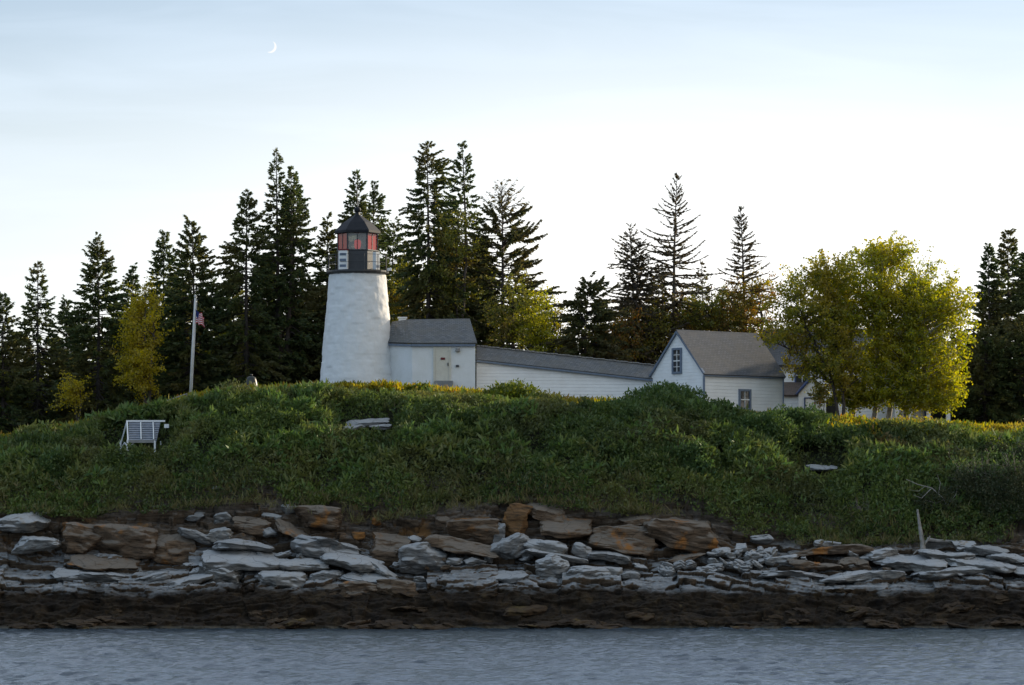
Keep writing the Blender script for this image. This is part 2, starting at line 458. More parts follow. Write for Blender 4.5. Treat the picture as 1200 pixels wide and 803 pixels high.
M['sign_red'] = plain("dark_red_sign", (0.16, 0.02, 0.02), None, 0.5)
M['roof_a'] = shingles("weathered_shingles", (0.10, 0.105, 0.11), (0.16, 0.165, 0.165), (0.115, 0.108, 0.092))
M['roof_b'] = shingles("grey_shingles", (0.075, 0.08, 0.088), (0.11, 0.115, 0.125), (0.10, 0.095, 0.09))
M['roof_c'] = shingles("brown_shingles", (0.09, 0.065, 0.05), (0.14, 0.10, 0.08), (0.10, 0.08, 0.07))
M['glass_clear'] = glassmat("clear_lantern_glass", (0.62, 0.62, 0.56), 0.25)
M['glass_red'] = glassmat("red_lantern_glass", (0.85, 0.07, 0.04), 0.45)
M['window_glass'] = plain("window_glass", (0.03, 0.035, 0.04), (0.05, 0.05, 0.05), 0.06, 1.0, spec=0.8)
M['curtain'] = plain("pale_curtain", (0.55, 0.53, 0.48), None, 0.8)
M['bronze'] = plain("dark_bronze", (0.028, 0.030, 0.028), (0.045, 0.05, 0.042), 0.4, 6, spec=0.25)
M['bark'] = plain("spruce_bark", (0.055, 0.045, 0.038), (0.09, 0.075, 0.065), 0.9, 4, 0.5, 14)
M['deadwood'] = plain("dead_grey_wood", (0.12, 0.10, 0.085), (0.07, 0.06, 0.05), 0.9, 4)
M['birch_bark'] = plain("birch_bark", (0.50, 0.47, 0.42), (0.22, 0.19, 0.16), 0.8, 5, 0.3, 12)
M['drift'] = plain("bleached_driftwood", (0.30, 0.28, 0.25), (0.17, 0.155, 0.14), 0.85, 5, 0.4, 12)
M['twig'] = plain("bare_twigs", (0.20, 0.16, 0.13), (0.28, 0.25, 0.22), 0.9, 4)
M['needle'] = leafmat("spruce_needles", [(0.036, 0.056, 0.021), (0.064, 0.088, 0.030), (0.105, 0.110, 0.036)], 0.34, (0.125, 0.105, 0.035), 0.25, through=1.9)
M['needle_open'] = leafmat("thin_spruce_needles", [(0.045, 0.056, 0.022), (0.075, 0.082, 0.028), (0.105, 0.090, 0.034)], 0.32, (0.11, 0.08, 0.035), 0.3, through=1.9)
M['needle_sparse'] = leafmat("sparse_needles", [(0.07, 0.058, 0.038), (0.11, 0.082, 0.045), (0.085, 0.085, 0.04)], 0.3)
M['birch_leaf'] = leafmat("birch_leaves", [(0.115, 0.145, 0.018), (0.215, 0.22, 0.021), (0.32, 0.275, 0.025)], 0.52, (0.30, 0.255, 0.026), 0.5, through=2.2)
M['maple_leaf'] = leafmat("thin_maple_leaves", [(0.10, 0.12, 0.02), (0.185, 0.18, 0.026), (0.27, 0.22, 0.03)], 0.5, (0.25, 0.18, 0.03), 0.6, through=2.3)
M['rust_leaf'] = leafmat("rusty_leaves", [(0.08, 0.08, 0.02), (0.16, 0.11, 0.025), (0.24, 0.10, 0.025)], 0.45, (0.14, 0.14, 0.025), 0.5, through=1.9)
M['yellow_leaf'] = leafmat("yellow_leaves", [(0.20, 0.18, 0.018), (0.32, 0.26, 0.02), (0.40, 0.30, 0.024)], 0.5, through=2.0)
M['olive_leaf'] = leafmat("olive_leaves", [(0.075, 0.095, 0.02), (0.135, 0.14, 0.026), (0.19, 0.165, 0.028)], 0.45, (0.18, 0.12, 0.03), 0.4, through=1.9)
M['shrub'] = leafmat("shrub_leaves", [(0.058, 0.090, 0.026), (0.098, 0.138, 0.035), (0.146, 0.176, 0.044)], 0.34, (0.150, 0.138, 0.046), 0.24, dark=((0.62, 0.68, 0.72), 0.13))
M['bush'] = leafmat("bush_leaves", [(0.044, 0.080, 0.026), (0.074, 0.120, 0.036), (0.108, 0.150, 0.044)], 0.28, (0.065, 0.090, 0.026), 0.5)
M['bright_bush'] = leafmat("bright_bush_leaves", [(0.06, 0.09, 0.018), (0.10, 0.13, 0.02), (0.17, 0.17, 0.025)], 0.45)
M['weed'] = leafmat("crest_weeds", [(0.11, 0.14, 0.022), (0.20, 0.21, 0.028), (0.30, 0.25, 0.035), (0.26, 0.13, 0.035)], 0.55, (0.26, 0.20, 0.05), 0.4)
M['soil'] = plain("leaf_litter", (0.022, 0.030, 0.012), (0.035, 0.030, 0.016), 0.95, 2.0, 0.8, 6)
M['rock_pale'] = rockmat("pale_weathered_rock", (0.145, 0.140, 0.132), (0.05, 0.047, 0.043), ((0.20, 0.12, 0.05), 0.68), (0.30, 0.30, 0.295))
M['rock_white'] = rockmat("bleached_rock", (0.175, 0.165, 0.150), (0.06, 0.054, 0.047), ((0.26, 0.17, 0.08), 0.64), (0.345, 0.345, 0.34))
M['rock_brown'] = rockmat("brown_rock", (0.120, 0.080, 0.050), (0.036, 0.025, 0.017), ((0.27, 0.115, 0.03), 0.60), (0.165, 0.135, 0.105))
M['rock_orange'] = rockmat("orange_stained_rock", (0.16, 0.085, 0.035), (0.05, 0.034, 0.022), ((0.30, 0.125, 0.026), 0.53))
M['rock_weed'] = rockmat("rockweed_covered_rock", (0.048, 0.030, 0.015), (0.014, 0.009, 0.006), ((0.09, 0.06, 0.02), 0.58))
print("materials done")

# ------------------------------------------------------------------ the ground
Y_SHORE, Y_EDGE, Y_CREST = 197.0, 204.0, 217.5
_cu = np.array([-700, -420, -200, 0, 100, 165, 223, 290, 375, 450, 520, 600, 700, 780, 860, 920, 1000, 1100, 1200, 1400, 1600, 1900.])
_cp = np.array([640, 585, 545, 512, 500, 487, 469, 463, 458, 457, 461, 468, 475, 478, 486, 490, 497, 500, 507, 530, 580, 640.])
_eu = np.array([-700, -300, 0, 100, 200, 300, 420, 510, 600, 700, 800, 850, 900, 1000, 1080, 1200, 1500, 1900.])
_ep = np.array([660, 620, 602, 606, 600, 594, 618, 604, 592, 600, 612, 624, 640, 643, 640, 634, 640, 665.])
def z_crest(u): return EYE + (HORIZON - np.interp(u, _cu, _cp) - np.interp(u, [0, 250, 300, 700, 1000, 1200], [12, 8, 7, 10, 9, 10])) * Y_CREST / F
def z_edge(u): return EYE + (HORIZON - np.interp(u, _eu, _ep)) * Y_EDGE / F

def ground(x, y):
    """Height of the island above the rocks (arrays)."""
    x = np.asarray(x, float); y = np.asarray(y, float)
    u = 600 + x * F / np.maximum(y, 1)
    zc, ze = z_crest(u), z_edge(u)
    t = np.clip((y - Y_EDGE) / (Y_CREST - Y_EDGE), 0, 1)
    z = ze + (zc - ze) * (0.55 * t + 0.45 * np.sin(t * math.pi / 2))
    back = np.clip((y - Y_CREST) / 90, 0, 3)
    z = np.where(y > Y_CREST, zc + 0.15 * np.clip((y - Y_CREST) / 6, 0, 1) - np.clip(back - 0.5, 0, 3) ** 2 * 2.2, z)
    z = z + (fbm(x * 0.35, y * 0.35, None, 3, 5) - 0.5) * 0.5 * np.clip((y - Y_EDGE) / 3, 0, 1) * np.clip((Y_CREST + 3 - y) / 4, 0.25, 1)
    return z

def fan_grid(us, ys, zf):
    U, Yg = np.meshgrid(us, ys)
    Xg = (U - 600) * Yg / F
    Zg = zf(Xg, Yg)
    v = np.stack([Xg, Yg, Zg], -1).reshape(-1, 3)
    n, m = len(us), len(ys)
    i = np.arange(n - 1)[None, :] + np.arange(m - 1)[:, None] * n
    f = np.stack([i, i + 1, i + 1 + n, i + n], -1).reshape(-1, 4)
    return v, f

v, f = fan_grid(np.arange(-700, 1901, 6.0), np.concatenate([np.arange(206.9, Y_CREST + 4, 0.3), np.arange(Y_CREST + 4.5, 420, 4.0)]), ground)
tag(np_mesh("hillside", v, f, M['soil'], smooth=True), kind="structure")

# bedrock of the shore: a profile swept along the coast, split into layers and blocks
def bedrock():
    us = np.arange(-520, 1740, 0.9)
    nv = 210
    t = np.linspace(0, 1, nv)
    ze = z_edge(us)
    right = np.clip((us - 840) / 60, 0, 1)
    wig = (fbm(us * 0.012, us * 0, None, 3, 31) - 0.5)
    ky = [np.full_like(us, 188.0), 195.6 + wig, 197.0 + wig, 198.6 + wig * 1.5, 199.6 + wig * 2, 200.9 + wig * 2 + right * 0.5, 202.6 + wig + right * 0.7, 203.5 + right * 0.4, 204.4 + right * 0.2, np.full_like(us, 207.6)]
    kz = [np.full_like(us, -1.6), np.full_like(us, -0.45), 0 * us, 0.95 + wig * 0.8, 1.85 + wig, 2.5 + wig * 0.8 - right * 0.05, 3.0 + right * 0.45 + wig * 0.5, np.minimum(3.6 + 0 * us, ze - 0.15), ze - 0.02, ground((us - 600) * 207.6 / F, np.full_like(us, 207.6)) + 0.05]
    kt = np.array([0, .10, .18, .33, .46, .57, .70, .78, .92, 1.0])
    Yv = np.empty((nv, len(us))); Zv = np.empty((nv, len(us)))
    for j, tt in enumerate(t):
        k = min(np.searchsorted(kt, tt, side='right') - 1, len(kt) - 2)
        w = (tt - kt[k]) / (kt[k + 1] - kt[k])
        Yv[j] = ky[k] * (1 - w) + ky[k + 1] * w
        Zv[j] = kz[k] * (1 - w) + kz[k + 1] * w
    Xv = (us[None, :] - 600) * Yv / F
    # layers
    hz = Zv + 0.07 * Xv + 3.4 * (fbm(Xv * 0.11, Yv * 0.13, None, 3, 3) - 0.5) + (Yv - 200) * 0.25
    lay = hz / 0.40 + 40 + 2.2 * fbm(Xv * 0.4, Zv * 0.5, None, 3, 8)
    li = np.floor(lay); lf = lay - li
    ln = 0.8 + 3.2 * hsh(li, li * 0 + 3) ** 1.5
    s = Xv / ln + 17 * hsh(li, li * 0 + 5) + 60 + 0.9 * fbm(Xv * 1.1, Zv * 1.6, None, 3, 12)
    si = np.floor(s); sf = s - si
    pro = hsh(li, si)
    edge = np.minimum(np.minimum(sf, 1 - sf) * ln, np.minimum(lf, 1 - lf) * 0.40)
    crack = np.clip(edge / 0.07, 0, 1)
    zone = np.clip((Zv - 1.5) / 0.7, 0.30, 1) * np.clip((t[:, None] - 0.08) / 0.08, 0.2, 1)
    big = np.floor(Xv / 3.1 + 100 + 0.5 * fbm(Xv * 0.5, Zv * 0.4, None, 2, 77)); bigp = hsh(big, np.floor((hz + 30) / 1.3))
    d = (pro - 0.5) * 0.75 * zone + (bigp - 0.5) * 0.7 * zone - (1 - crack) * 0.16 * zone
    d = d + (fbm(Xv * 1.5, Yv * 1.5, Zv * 3.0, 4, 40) - 0.5) * 0.6 + (fbm(Xv * 6, Yv * 5, Zv * 9, 3, 44) - 0.5) * 0.16
    low = np.clip((2.0 - Zv) / 0.8, 0, 1)
    d = d + low * (fbm(Xv * 0.7, Yv * 0.7, Zv * 2.2, 4, 51) - 0.5) * 1.1
    d = d * np.clip((1 - t[:, None]) / 0.06, 0, 1)
    Yv = Yv - d * 0.85; Zv = Zv + d * 0.42
    v = np.stack([Xv, Yv, Zv], -1).reshape(-1, 3)
    n = len(us)
    i = np.arange(n - 1)[None, :] + np.arange(nv - 1)[:, None] * n
    f = np.stack([i, i + 1, i + 1 + n, i + n], -1).reshape(-1, 4)
    return v, f

def bedrock_mat():
    m, nt, N, L, out = new_mat("bedrock")
    b = N.new("ShaderNodeBsdfPrincipled"); L.new(b.outputs[0], out.inputs[0])
    b.inputs["Roughness"].default_value = 0.85; b.inputs["Specular IOR Level"].default_value = 0.2
    g = N.new("ShaderNodeNewGeometry")
    sx = N.new("ShaderNodeSeparateXYZ"); L.new(g.outputs["Position"], sx.inputs[0])
    def noise(sc_, det=6, vec=None, rough=0.65):
        n = N.new("ShaderNodeTexNoise"); n.inputs["Scale"].default_value = sc_; n.inputs["Detail"].default_value = det; n.inputs["Roughness"].default_value = rough
        L.new(vec or g.outputs["Position"], n.inputs["Vector"]); return n.outputs[0]
    def math_(op, a, c, c2=None):
        q = N.new("ShaderNodeMath"); q.operation = op
        for k, w in enumerate((a, c, c2)):
            if w is None: continue
            if hasattr(w, 'links'): L.new(w, q.inputs[k])
            else: q.inputs[k].default_value = w
        return q.outputs[0]
    def mix(fac, a, c):
        q = N.new("ShaderNodeMix"); q.data_type = 'RGBA'; L.new(fac, q.inputs[0])
        for k, w in ((6, a), (7, c)):
            if isinstance(w, tuple): q.inputs[k].default_value = (*w, 1)
            else: L.new(w, q.inputs[k])
        return q.outputs[2]
    mp = N.new("ShaderNodeMapping"); mp.inputs["Scale"].default_value = (0.8, 0.8, 6.0); mp.inputs["Rotation"].default_value = (0, R(5), 0)
    L.new(g.outputs["Position"], mp.inputs[0])
    band = noise(1.5, 8, mp.outputs[0], 0.7)
    r1 = ramp(N, [(0.32, (0.032, 0.023, 0.016)), (0.52, (0.110, 0.075, 0.047)), (0.72, (0.19, 0.150, 0.115))]); L.new(band, r1.inputs[0])
    r2 = ramp(N, [(0.32, (0.085, 0.08, 0.075)), (0.5, (0.24, 0.24, 0.235)), (0.72, (0.40, 0.405, 0.41))]); L.new(band, r2.inputs[0])
    r3 = ramp(N, [(0.35, (0.008, 0.005, 0.003)), (0.55, (0.026, 0.017, 0.009)), (0.75, (0.070, 0.045, 0.019))]); L.new(noise(1.1, 8, None, 0.75), r3.inputs[0])
    big = noise(0.33, 4)
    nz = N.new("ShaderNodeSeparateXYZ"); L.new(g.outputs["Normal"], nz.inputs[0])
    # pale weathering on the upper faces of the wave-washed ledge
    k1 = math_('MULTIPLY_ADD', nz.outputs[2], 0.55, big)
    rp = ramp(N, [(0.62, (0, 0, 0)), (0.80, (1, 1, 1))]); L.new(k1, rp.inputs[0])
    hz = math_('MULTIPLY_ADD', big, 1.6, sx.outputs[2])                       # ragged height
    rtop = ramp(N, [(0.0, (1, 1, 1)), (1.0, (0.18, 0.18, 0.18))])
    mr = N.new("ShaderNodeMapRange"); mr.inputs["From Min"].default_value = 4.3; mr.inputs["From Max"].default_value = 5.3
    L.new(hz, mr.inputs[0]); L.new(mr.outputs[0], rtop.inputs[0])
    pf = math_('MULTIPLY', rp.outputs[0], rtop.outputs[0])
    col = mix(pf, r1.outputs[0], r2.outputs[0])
    rl = ramp(N, [(0.585, (0, 0, 0)), (0.67, (1, 1, 1))]); L.new(noise(0.6, 6), rl.inputs[0])
    mr2 = N.new("ShaderNodeMapRange"); mr2.inputs["From Min"].default_value = 3.6; mr2.inputs["From Max"].default_value = 4.6
    L.new(sx.outputs[2], mr2.inputs[0])
    col = mix(math_('MULTIPLY', rl.outputs[0], mr2.outputs[0]), col, (0.22, 0.115, 0.045))
    mr3 = N.new("ShaderNodeMapRange"); mr3.inputs["From Min"].default_value = 2.55; mr3.inputs["From Max"].default_value = 2.95; mr3.inputs["To Min"].default_value = 1; mr3.inputs["To Max"].default_value = 0
    L.new(hz, mr3.inputs[0])
    col = mix(mr3.outputs[0], col, r3.outputs[0])
    mr4 = N.new("ShaderNodeMapRange"); mr4.inputs["From Min"].default_value = 0.10; mr4.inputs["From Max"].default_value = 0.17; mr4.inputs["To Min"].default_value = 0.5; mr4.inputs["To Max"].default_value = 0
    L.new(sx.outputs[2], mr4.inputs[0])
    col = mix(mr4.outputs[0], col, (0.13, 0.115, 0.085))
    L.new(col, b.inputs["Base Color"])
    bp = N.new("ShaderNodeBump"); bp.inputs["Strength"].default_value = 0.9; bp.inputs["Distance"].default_value = 0.1
    L.new(noise(3.5, 8, mp.outputs[0], 0.7), bp.inputs["Height"]); L.new(bp.outputs[0], b.inputs["Normal"])
    return m

v, f = bedrock()
tag(np_mesh("rocky_shore", v, f, bedrock_mat()), kind="structure")

# ------------------------------------------------------------------ water
def water_mat():
    m, nt, N, L, out = new_mat("sea_water")
    b = N.new("ShaderNodeBsdfPrincipled"); L.new(b.outputs[0], out.inputs[0])
    b.inputs["Base Color"].default_value = (0.030, 0.048, 0.062, 1); b.inputs["Roughness"].default_value = 0.16
    b.inputs["IOR"].default_value = 1.33; b.inputs["Specular IOR Level"].default_value = 0.5
    g = N.new("ShaderNodeNewGeometry")
    n = N.new("ShaderNodeTexNoise"); n.inputs["Scale"].default_value = 6.5; n.inputs["Detail"].default_value = 6
    L.new(g.outputs["Position"], n.inputs["Vector"])
    bp = N.new("ShaderNodeBump"); bp.inputs["Strength"].default_value = 0.5; bp.inputs["Distance"].default_value = 0.12
    L.new(n.outputs[0], bp.inputs["Height"]); L.new(bp.outputs[0], b.inputs["Normal"])
    return m
M['water'] = water_mat()
def water():
    rng = np.random.default_rng(4)
    xs = np.arange(-44, 44.01, 0.16); ys = np.arange(70, 199.6, 0.16)
    Xg, Yg = np.meshgrid(xs, ys)
    Zg = np.zeros_like(Xg)
    for k in range(42):
        lam = 0.42 * 1.066 ** k * rng.uniform(0.9, 1.1)
        a = rng.normal(1.25, 0.75)
        kx, ky = math.cos(a) * 2 * math.pi / lam, math.sin(a) * 2 * math.pi / lam
        amp = 0.0064 * lam ** 0.30
        ph = kx * Xg + ky * Yg + rng.uniform(0, 6.28)
        Zg += amp * (np.sin(ph) + 0.25 * np.sin(2 * ph + 0.5))
    gust = 0.35 + 1.3 * fbm(Xg * 0.10, Yg * 0.05, None, 4, 61)
    Zg *= gust * np.clip((44 - np.abs(Xg)) / 3, 0, 1) * np.clip((Yg - 70) / 6, 0, 1)
    v = np.stack([Xg, Yg, Zg], -1).reshape(-1, 3)
    n, m = len(xs), len(ys)
    i = np.arange(n - 1)[None, :] + np.arange(m - 1)[:, None] * n
    return v, np.stack([i, i + 1, i + 1 + n, i + n], -1).reshape(-1, 4)
v, f = water()
tag(np_mesh("water", v, f, M['water'], smooth=True), kind="structure")
b = MB(); S = 6000
for q in ([(-S, -S), (S, -S), (S, 70), (-S, 70)], [(-S, 70), (-44, 70), (-44, 199.5), (-S, 199.5)], [(44, 70), (S, 70), (S, 199.5), (44, 199.5)], [(-S, 199.5), (S, 199.5), (S, 9000), (-S, 9000)]):
    b.poly([(x, y, 0) for x, y in q])
tag(b.build("open_sea", M['water']), kind="structure")

# ------------------------------------------------------------------ lighthouse
YT = 225.0
pm = F / YT                                               # pixels per metre at the tower
cx = X(419, YT)
zb, zg = Z(453, YT), Z(320, YT)
lh = empty("lighthouse", (cx, YT, zb - 0.5), "white round stone lighthouse with black six-sided lantern and red glass on the hilltop", "lighthouse")
def at_lh(m, name, mat, parent=lh, smooth=False): return m.build(name, mat, parent, smooth)
def tower_mesh():
    n, m = 120, 110
    a = np.linspace(0, 2 * math.pi, n, endpoint=False)
    zz = np.linspace(zb - 0.5, zg, m)
    A, ZZ = np.meshgrid(a, zz)
    t = (ZZ - zb) / (zg - zb)
    r0, r1 = 44.5 / pm, 33.0 / pm
    rad = r0 + (r1 - r0) * t + 0.10 * np.clip(0.12 - t, 0, 1)
    # courses of rough stone under whitewash
    row = np.floor((ZZ - zb) / 0.34 + 40); sf = A * 2.9 + 0.5 * (row % 2) + 0.4 * hsh(row, row * 0 + 2)
    rad = rad + (hsh(row, np.floor(sf) % 18) - 0.5) * 0.035 + (fbm(A * 9 + 50, ZZ * 2.6, None, 3, 9) - 0.5) * 0.05
    v = np.stack([rad * np.cos(A), rad * np.sin(A), ZZ - (zb - 0.5)], -1).reshape(-1, 3)
    i = np.arange(n)[None, :] + np.arange(m - 1)[:, None] * n
    j = (np.arange(n) + 1)[None, :] % n + np.arange(m - 1)[:, None] * n
    return v, np.stack([i, j, j + n, i + n], -1).reshape(-1, 4)
v, f = tower_mesh()
np_mesh("tower", v, f, M['tower_white'], lh, smooth=True)
cz = Vector((cx, YT, 0))
deck = MB().lathe([(1.50, zg - 0.16), (1.72, zg - 0.06), (1.74, zg + 0.0), (1.74, zg + 0.10), (1.2, zg + 0.10)], 28, (cx, YT, 0))
at_lh(deck, "gallery_deck", M['black'])
zl0, zl1, zl2, zl3 = zg + 0.103, Z(293.5, YT), Z(274, YT), Z(251, YT)
RH = 23.6 / pm; rot = R(1.5)
lw = MB().lathe([(RH, zl0), (RH, zl1 - 0.08), (RH + 0.05, zl1 - 0.06), (RH + 0.05, zl1)], 6, (cx, YT, 0), rot)
at_lh(lw, "lantern_wall", M['black'])
hexp = [Vector((cx + (RH - 0.03) * math.cos(rot + k * math.pi / 3), YT + (RH - 0.03) * math.sin(rot + k * math.pi / 3), 0)) for k in range(6)]
fr = MB()
for k in range(6):
    p, q = hexp[k], hexp[(k + 1) % 6]
    at_lh(MB().bar((p.x, p.y, zl1), (p.x, p.y, zl2 + 0.02), 0.085), "corner_post", M['black'])
    mid = (p + q) / 2
    at_lh(MB().bar((mid.x, mid.y, zl1), (mid.x, mid.y, zl2 + 0.02), 0.045, up=(q - p)), "mullion", M['black'])
for k in range(6):
    p, q = hexp[k], hexp[(k + 1) % 6]
    w = (q - p).normalized(); n = w.cross(Vector((0, 0, 1)))
    front = k == 4
    g = MB().hexa([p + w * .05 + Vector((0, 0, zl1)), q - w * .05 + Vector((0, 0, zl1)), q - w * .05 - n * .012 + Vector((0, 0, zl1)), p + w * .05 - n * .012 + Vector((0, 0, zl1)),
                   p + w * .05 + Vector((0, 0, zl2)), q - w * .05 + Vector((0, 0, zl2)), q - w * .05 - n * .012 + Vector((0, 0, zl2)), p + w * .05 - n * .012 + Vector((0, 0, zl2))])
    o = at_lh(g, "lantern_pane", M['glass_clear' if front or k == 1 else 'glass_red'])
    tag(o, "clear lantern pane" if front or k == 1 else "red lantern pane")
bc = MB().lathe([(0.12, zl1), (0.12, zl1 + 0.12), (0.17, zl1 + 0.15), (0.19, zl1 + 0.35), (0.17, zl1 + 0.55), (0.08, zl1 + 0.6)], 12, (cx, YT, 0))
def lampmat():
    m, nt, N, L, out = new_mat("red_beacon_lens")
    b = N.new("ShaderNodeBsdfPrincipled"); L.new(b.outputs[0], out.inputs[0])
    b.inputs["Base Color"].default_value = (0.8, 0.03, 0.02, 1); b.inputs["Roughness"].default_value = 0.2
    b.inputs["Emission Color"].default_value = (1, 0.04, 0.02, 1); b.inputs["Emission Strength"].default_value = 0.8
    return m
at_lh(bc, "beacon", lampmat(), smooth=True)
RR = RH + 0.16
rf = MB().lathe([(RR - 0.02, zl2 - 0.02), (RR, zl2 + 0.02), (RR, zl2 + 0.14), (RR * 0.62, zl2 + 0.62), (0.17, zl3 - 0.05), (0.12, zl3 + 0.10)], 6, (cx, YT, 0), rot)
roof = at_lh(rf, "lantern_roof", M['lantern_roof'])
bl = MB().lathe([(0.09, zl3 + 0.08), (0.17, zl3 + 0.14), (0.20, zl3 + 0.24), (0.16, zl3 + 0.34), (0.06, zl3 + 0.41)], 14, (cx, YT, 0))
o = at_lh(bl, "vent_ball", M['lantern_roof'], smooth=True); o.parent = roof; o.location = (0, 0, 0); o.matrix_parent_inverse.identity()
rd = MB().tube([(cx, YT, zl3 + 0.40), (cx - 0.02, YT, Z(221, YT))], [0.022, 0.012], 5)
o = at_lh(rd, "lightning_rod", M['black']); o.parent = roof; o.location = (0, 0, 0)
rail = MB(); posts = 12; rr = 1.66
ring = [Vector((cx + rr * math.cos(2 * math.pi * (k + .5) / posts), YT + rr * math.sin(2 * math.pi * (k + .5) / posts), 0)) for k in range(posts)]
for k in range(posts):
    p, q = ring[k], ring[(k + 1) % posts]
    rail.tube([p + Vector((0, 0, zg + 0.10)), p + Vector((0, 0, zg + 0.98))], 0.020, 5)
    for h in (0.54, 0.96): rail.tube([p + Vector((0, 0, zg + h)), q + Vector((0, 0, zg + h))], 0.012, 4)
at_lh(rail, "gallery_railing", M['black'])
# white louvred box and lit panel that stand on the gallery
def louvre(c, w, h, rz, name, lab, cap):
    m = Matrix.Rotation(rz, 3, 'Z'); c = Vector(c)
    o = at_lh(MB().box(c + Vector((0, 0, h / 2)), (w, 0.24, h), m), name, M['white']); tag(o, lab)
    for k in range(3 if cap else 1):
        q = MB().box(c + m @ Vector((0, -0.125, 0)) + Vector((0, 0, h * (0.2 + 0.3 * k))), (w * 0.72, 0.02, h * 0.13), m).build("louvre", M['trim'], lh)
        q.parent = o; q.location = (0, 0, 0)
    if cap:
        q = MB().box(c + Vector((0, 0, h + 0.04)), (w + 0.04, 0.28, 0.08), m).build("cap", M['sign_red'], lh); q.parent = o; q.location = (0, 0, 0)
    return o
louvre((X(403.5, YT) , YT - 1.25, zg + 0.10), 10.5 / pm, 1.06, R(-12), "fog_signal", "white banded fog signal box with red cap", True)
louvre((X(441.5, YT), YT - 0.86, zg + 0.10), 6.5 / pm, 1.0, R(48), "hatch_panel", "pale sunlit panel with a black square", False)
o = MB().box((X(456.5, YT), YT - 0.2, zg + 0.18), (0.24, 0.3, 0.14)).build("bracket", M['white'], lh)

# ------------------------------------------------------------------ service building beside the tower
def house(name, org, label, cat="building"): return empty(name, org, label, cat)
Yf = 222.6
A, B, C = P(453, 402, Yf + 1.9), P(483, 403, Yf), P(557, 403, Yf)
gz = Z(462, Yf)
D, E = P(557, 403, Yf + 4.0), P(453, 402, Yf + 4.2)
sb = house("service_building", (X(505, Yf), Yf + 2, gz), "small white service building with dark hipped shingle roof beside the lighthouse")
def wallslab(b, p, q, z0, z1, th=0.12, back=(0, 1, 0)):
    d = (Vector((q.x, q.y, 0)) - Vector((p.x, p.y, 0))).normalized(); n = Vector((-d.y, d.x, 0))
    a = [Vector((p.x, p.y, z0)), Vector((q.x, q.y, z0)), Vector((q.x, q.y, z0)) + n * th, Vector((p.x, p.y, z0)) + n * th]
    z1a, z1b = z1 if isinstance(z1, tuple) else (z1, z1)
    return b.hexa(a + [Vector((a[0].x, a[0].y, z1a)), Vector((a[1].x, a[1].y, z1b)), Vector((a[2].x, a[2].y, z1b)), Vector((a[3].x, a[3].y, z1a))])
b = MB()
ez = B.z - 0.02
b.solid([Vector((q.x, q.y, gz)) for q in (A, B, C, D, E)] + [Vector((q.x, q.y, ez)) for q in (A, B, C, D, E)],
        [(4, 3, 2, 1, 0), (5, 6, 7, 8, 9)] + [(i, (i + 1) % 5, 5 + (i + 1) % 5, 5 + i) for i in range(5)])
M['plaster'] = plain("white_render", (0.74, 0.74, 0.73), (0.66, 0.66, 0.63), 0.65, 1.1, 0.25, 4)
b.build("wall", M['plaster'], sb)
R1, RB, R2 = P(459.5, 379, Yf + 2.6), P(478.5, 376.5, Yf + 2.2), P(550.5, 375.5, Yf + 2.2)
ov = 0.16
A2, B2, C2, D2, E2 = A + Vector((-.05, -ov, -.05)), B + Vector((-.02, -ov, -.05)), C + Vector((.10, -ov, -.05)), D + Vector((.10, ov, -.05)), E + Vector((-.05, ov, -.05))
rb = MB()
up = Vector((0, 0, 0.10))
rb.slab([p + up for p in (B2, C2, R2, RB)], 0.09)
rb.slab([p + up for p in (A2, B2, RB, R1)], 0.09)
rb.slab([p + up for p in (C2, D2, R2)], 0.09)
rb.slab([p + up for p in (D2, E2, R1, RB, R2)], 0.09)
rb.build("roof", M['roof_a'], sb)
eb = MB()
eb.bar(B + Vector((0, -.09, -.09)), C + Vector((0, -.09, -.09)), 0.10, 0.12)
eb.bar(A + Vector((0, -.09, -.09)), B + Vector((0, -.09, -.09)), 0.10, 0.12)
eb.build("eaves_board", M['trim'], sb)
d0, d1 = X(510, Yf), X(526, Yf)
zt, zd = Z(406.5, Yf), Z(448, Yf)
dr = MB().box(((d0 + d1) / 2, Yf - 0.02, (zt + zd) / 2), (d1 - d0, 0.06, zt - zd)).build("door", M['cream'], sb)
fm = MB()
for xx in (d0 - 0.055, d1 + 0.055): fm.box((xx, Yf - 0.035, (zt + zd) / 2), (0.09, 0.09, zt - zd + 0.02))
fm.box(((d0 + d1) / 2, Yf - 0.035, zt + 0.06), (d1 - d0 + 0.2, 0.09, 0.09))
q = fm.build("frame", M['cream'], sb); q.parent = dr; q.location = (0, 0, 0)
q = MB().box((X(519, Yf), Yf - 0.065, Z(420.5, Yf)), (0.24, 0.03, 0.12)).build("sign", M['sign_red'], sb); q.parent = dr; q.location = (0, 0, 0)
q = MB().box((X(525, Yf), Yf - 0.08, Z(427, Yf)), (0.05, 0.07, 0.16)).build("handle", M['black'], sb); q.parent = dr; q.location = (0, 0, 0)
MB().box(((d0 + d1) / 2 + 0.1, Yf - 0.45, (zd + Z(456, Yf)) / 2), (1.02, 0.9, zd - Z(458, Yf))).build("step", M['granite_step'], sb)
MB().lathe([(0.06, 0), (0.13, 0.05), (0.12, 0.2), (0.05, 0.28)], 10, (X(536.5, Yf), Yf - 0.14, Z(413, Yf))).build("wall_lamp", M['grey'], sb)
MB().box((X(536, Yf), Yf - 0.05, Z(429, Yf)), (0.17, 0.10, 0.11)).build("meter_box", M['black'], sb)
vt = MB().box((X(470, Yf), Yf + 2.7, Z(374.5, Yf)), (0.42, 0.42, 0.45)); vt.box((X(470, Yf), Yf + 2.7, Z(369.2, Yf)), (0.52, 0.52, 0.07))
vt.build("chimney", M['white'], sb)

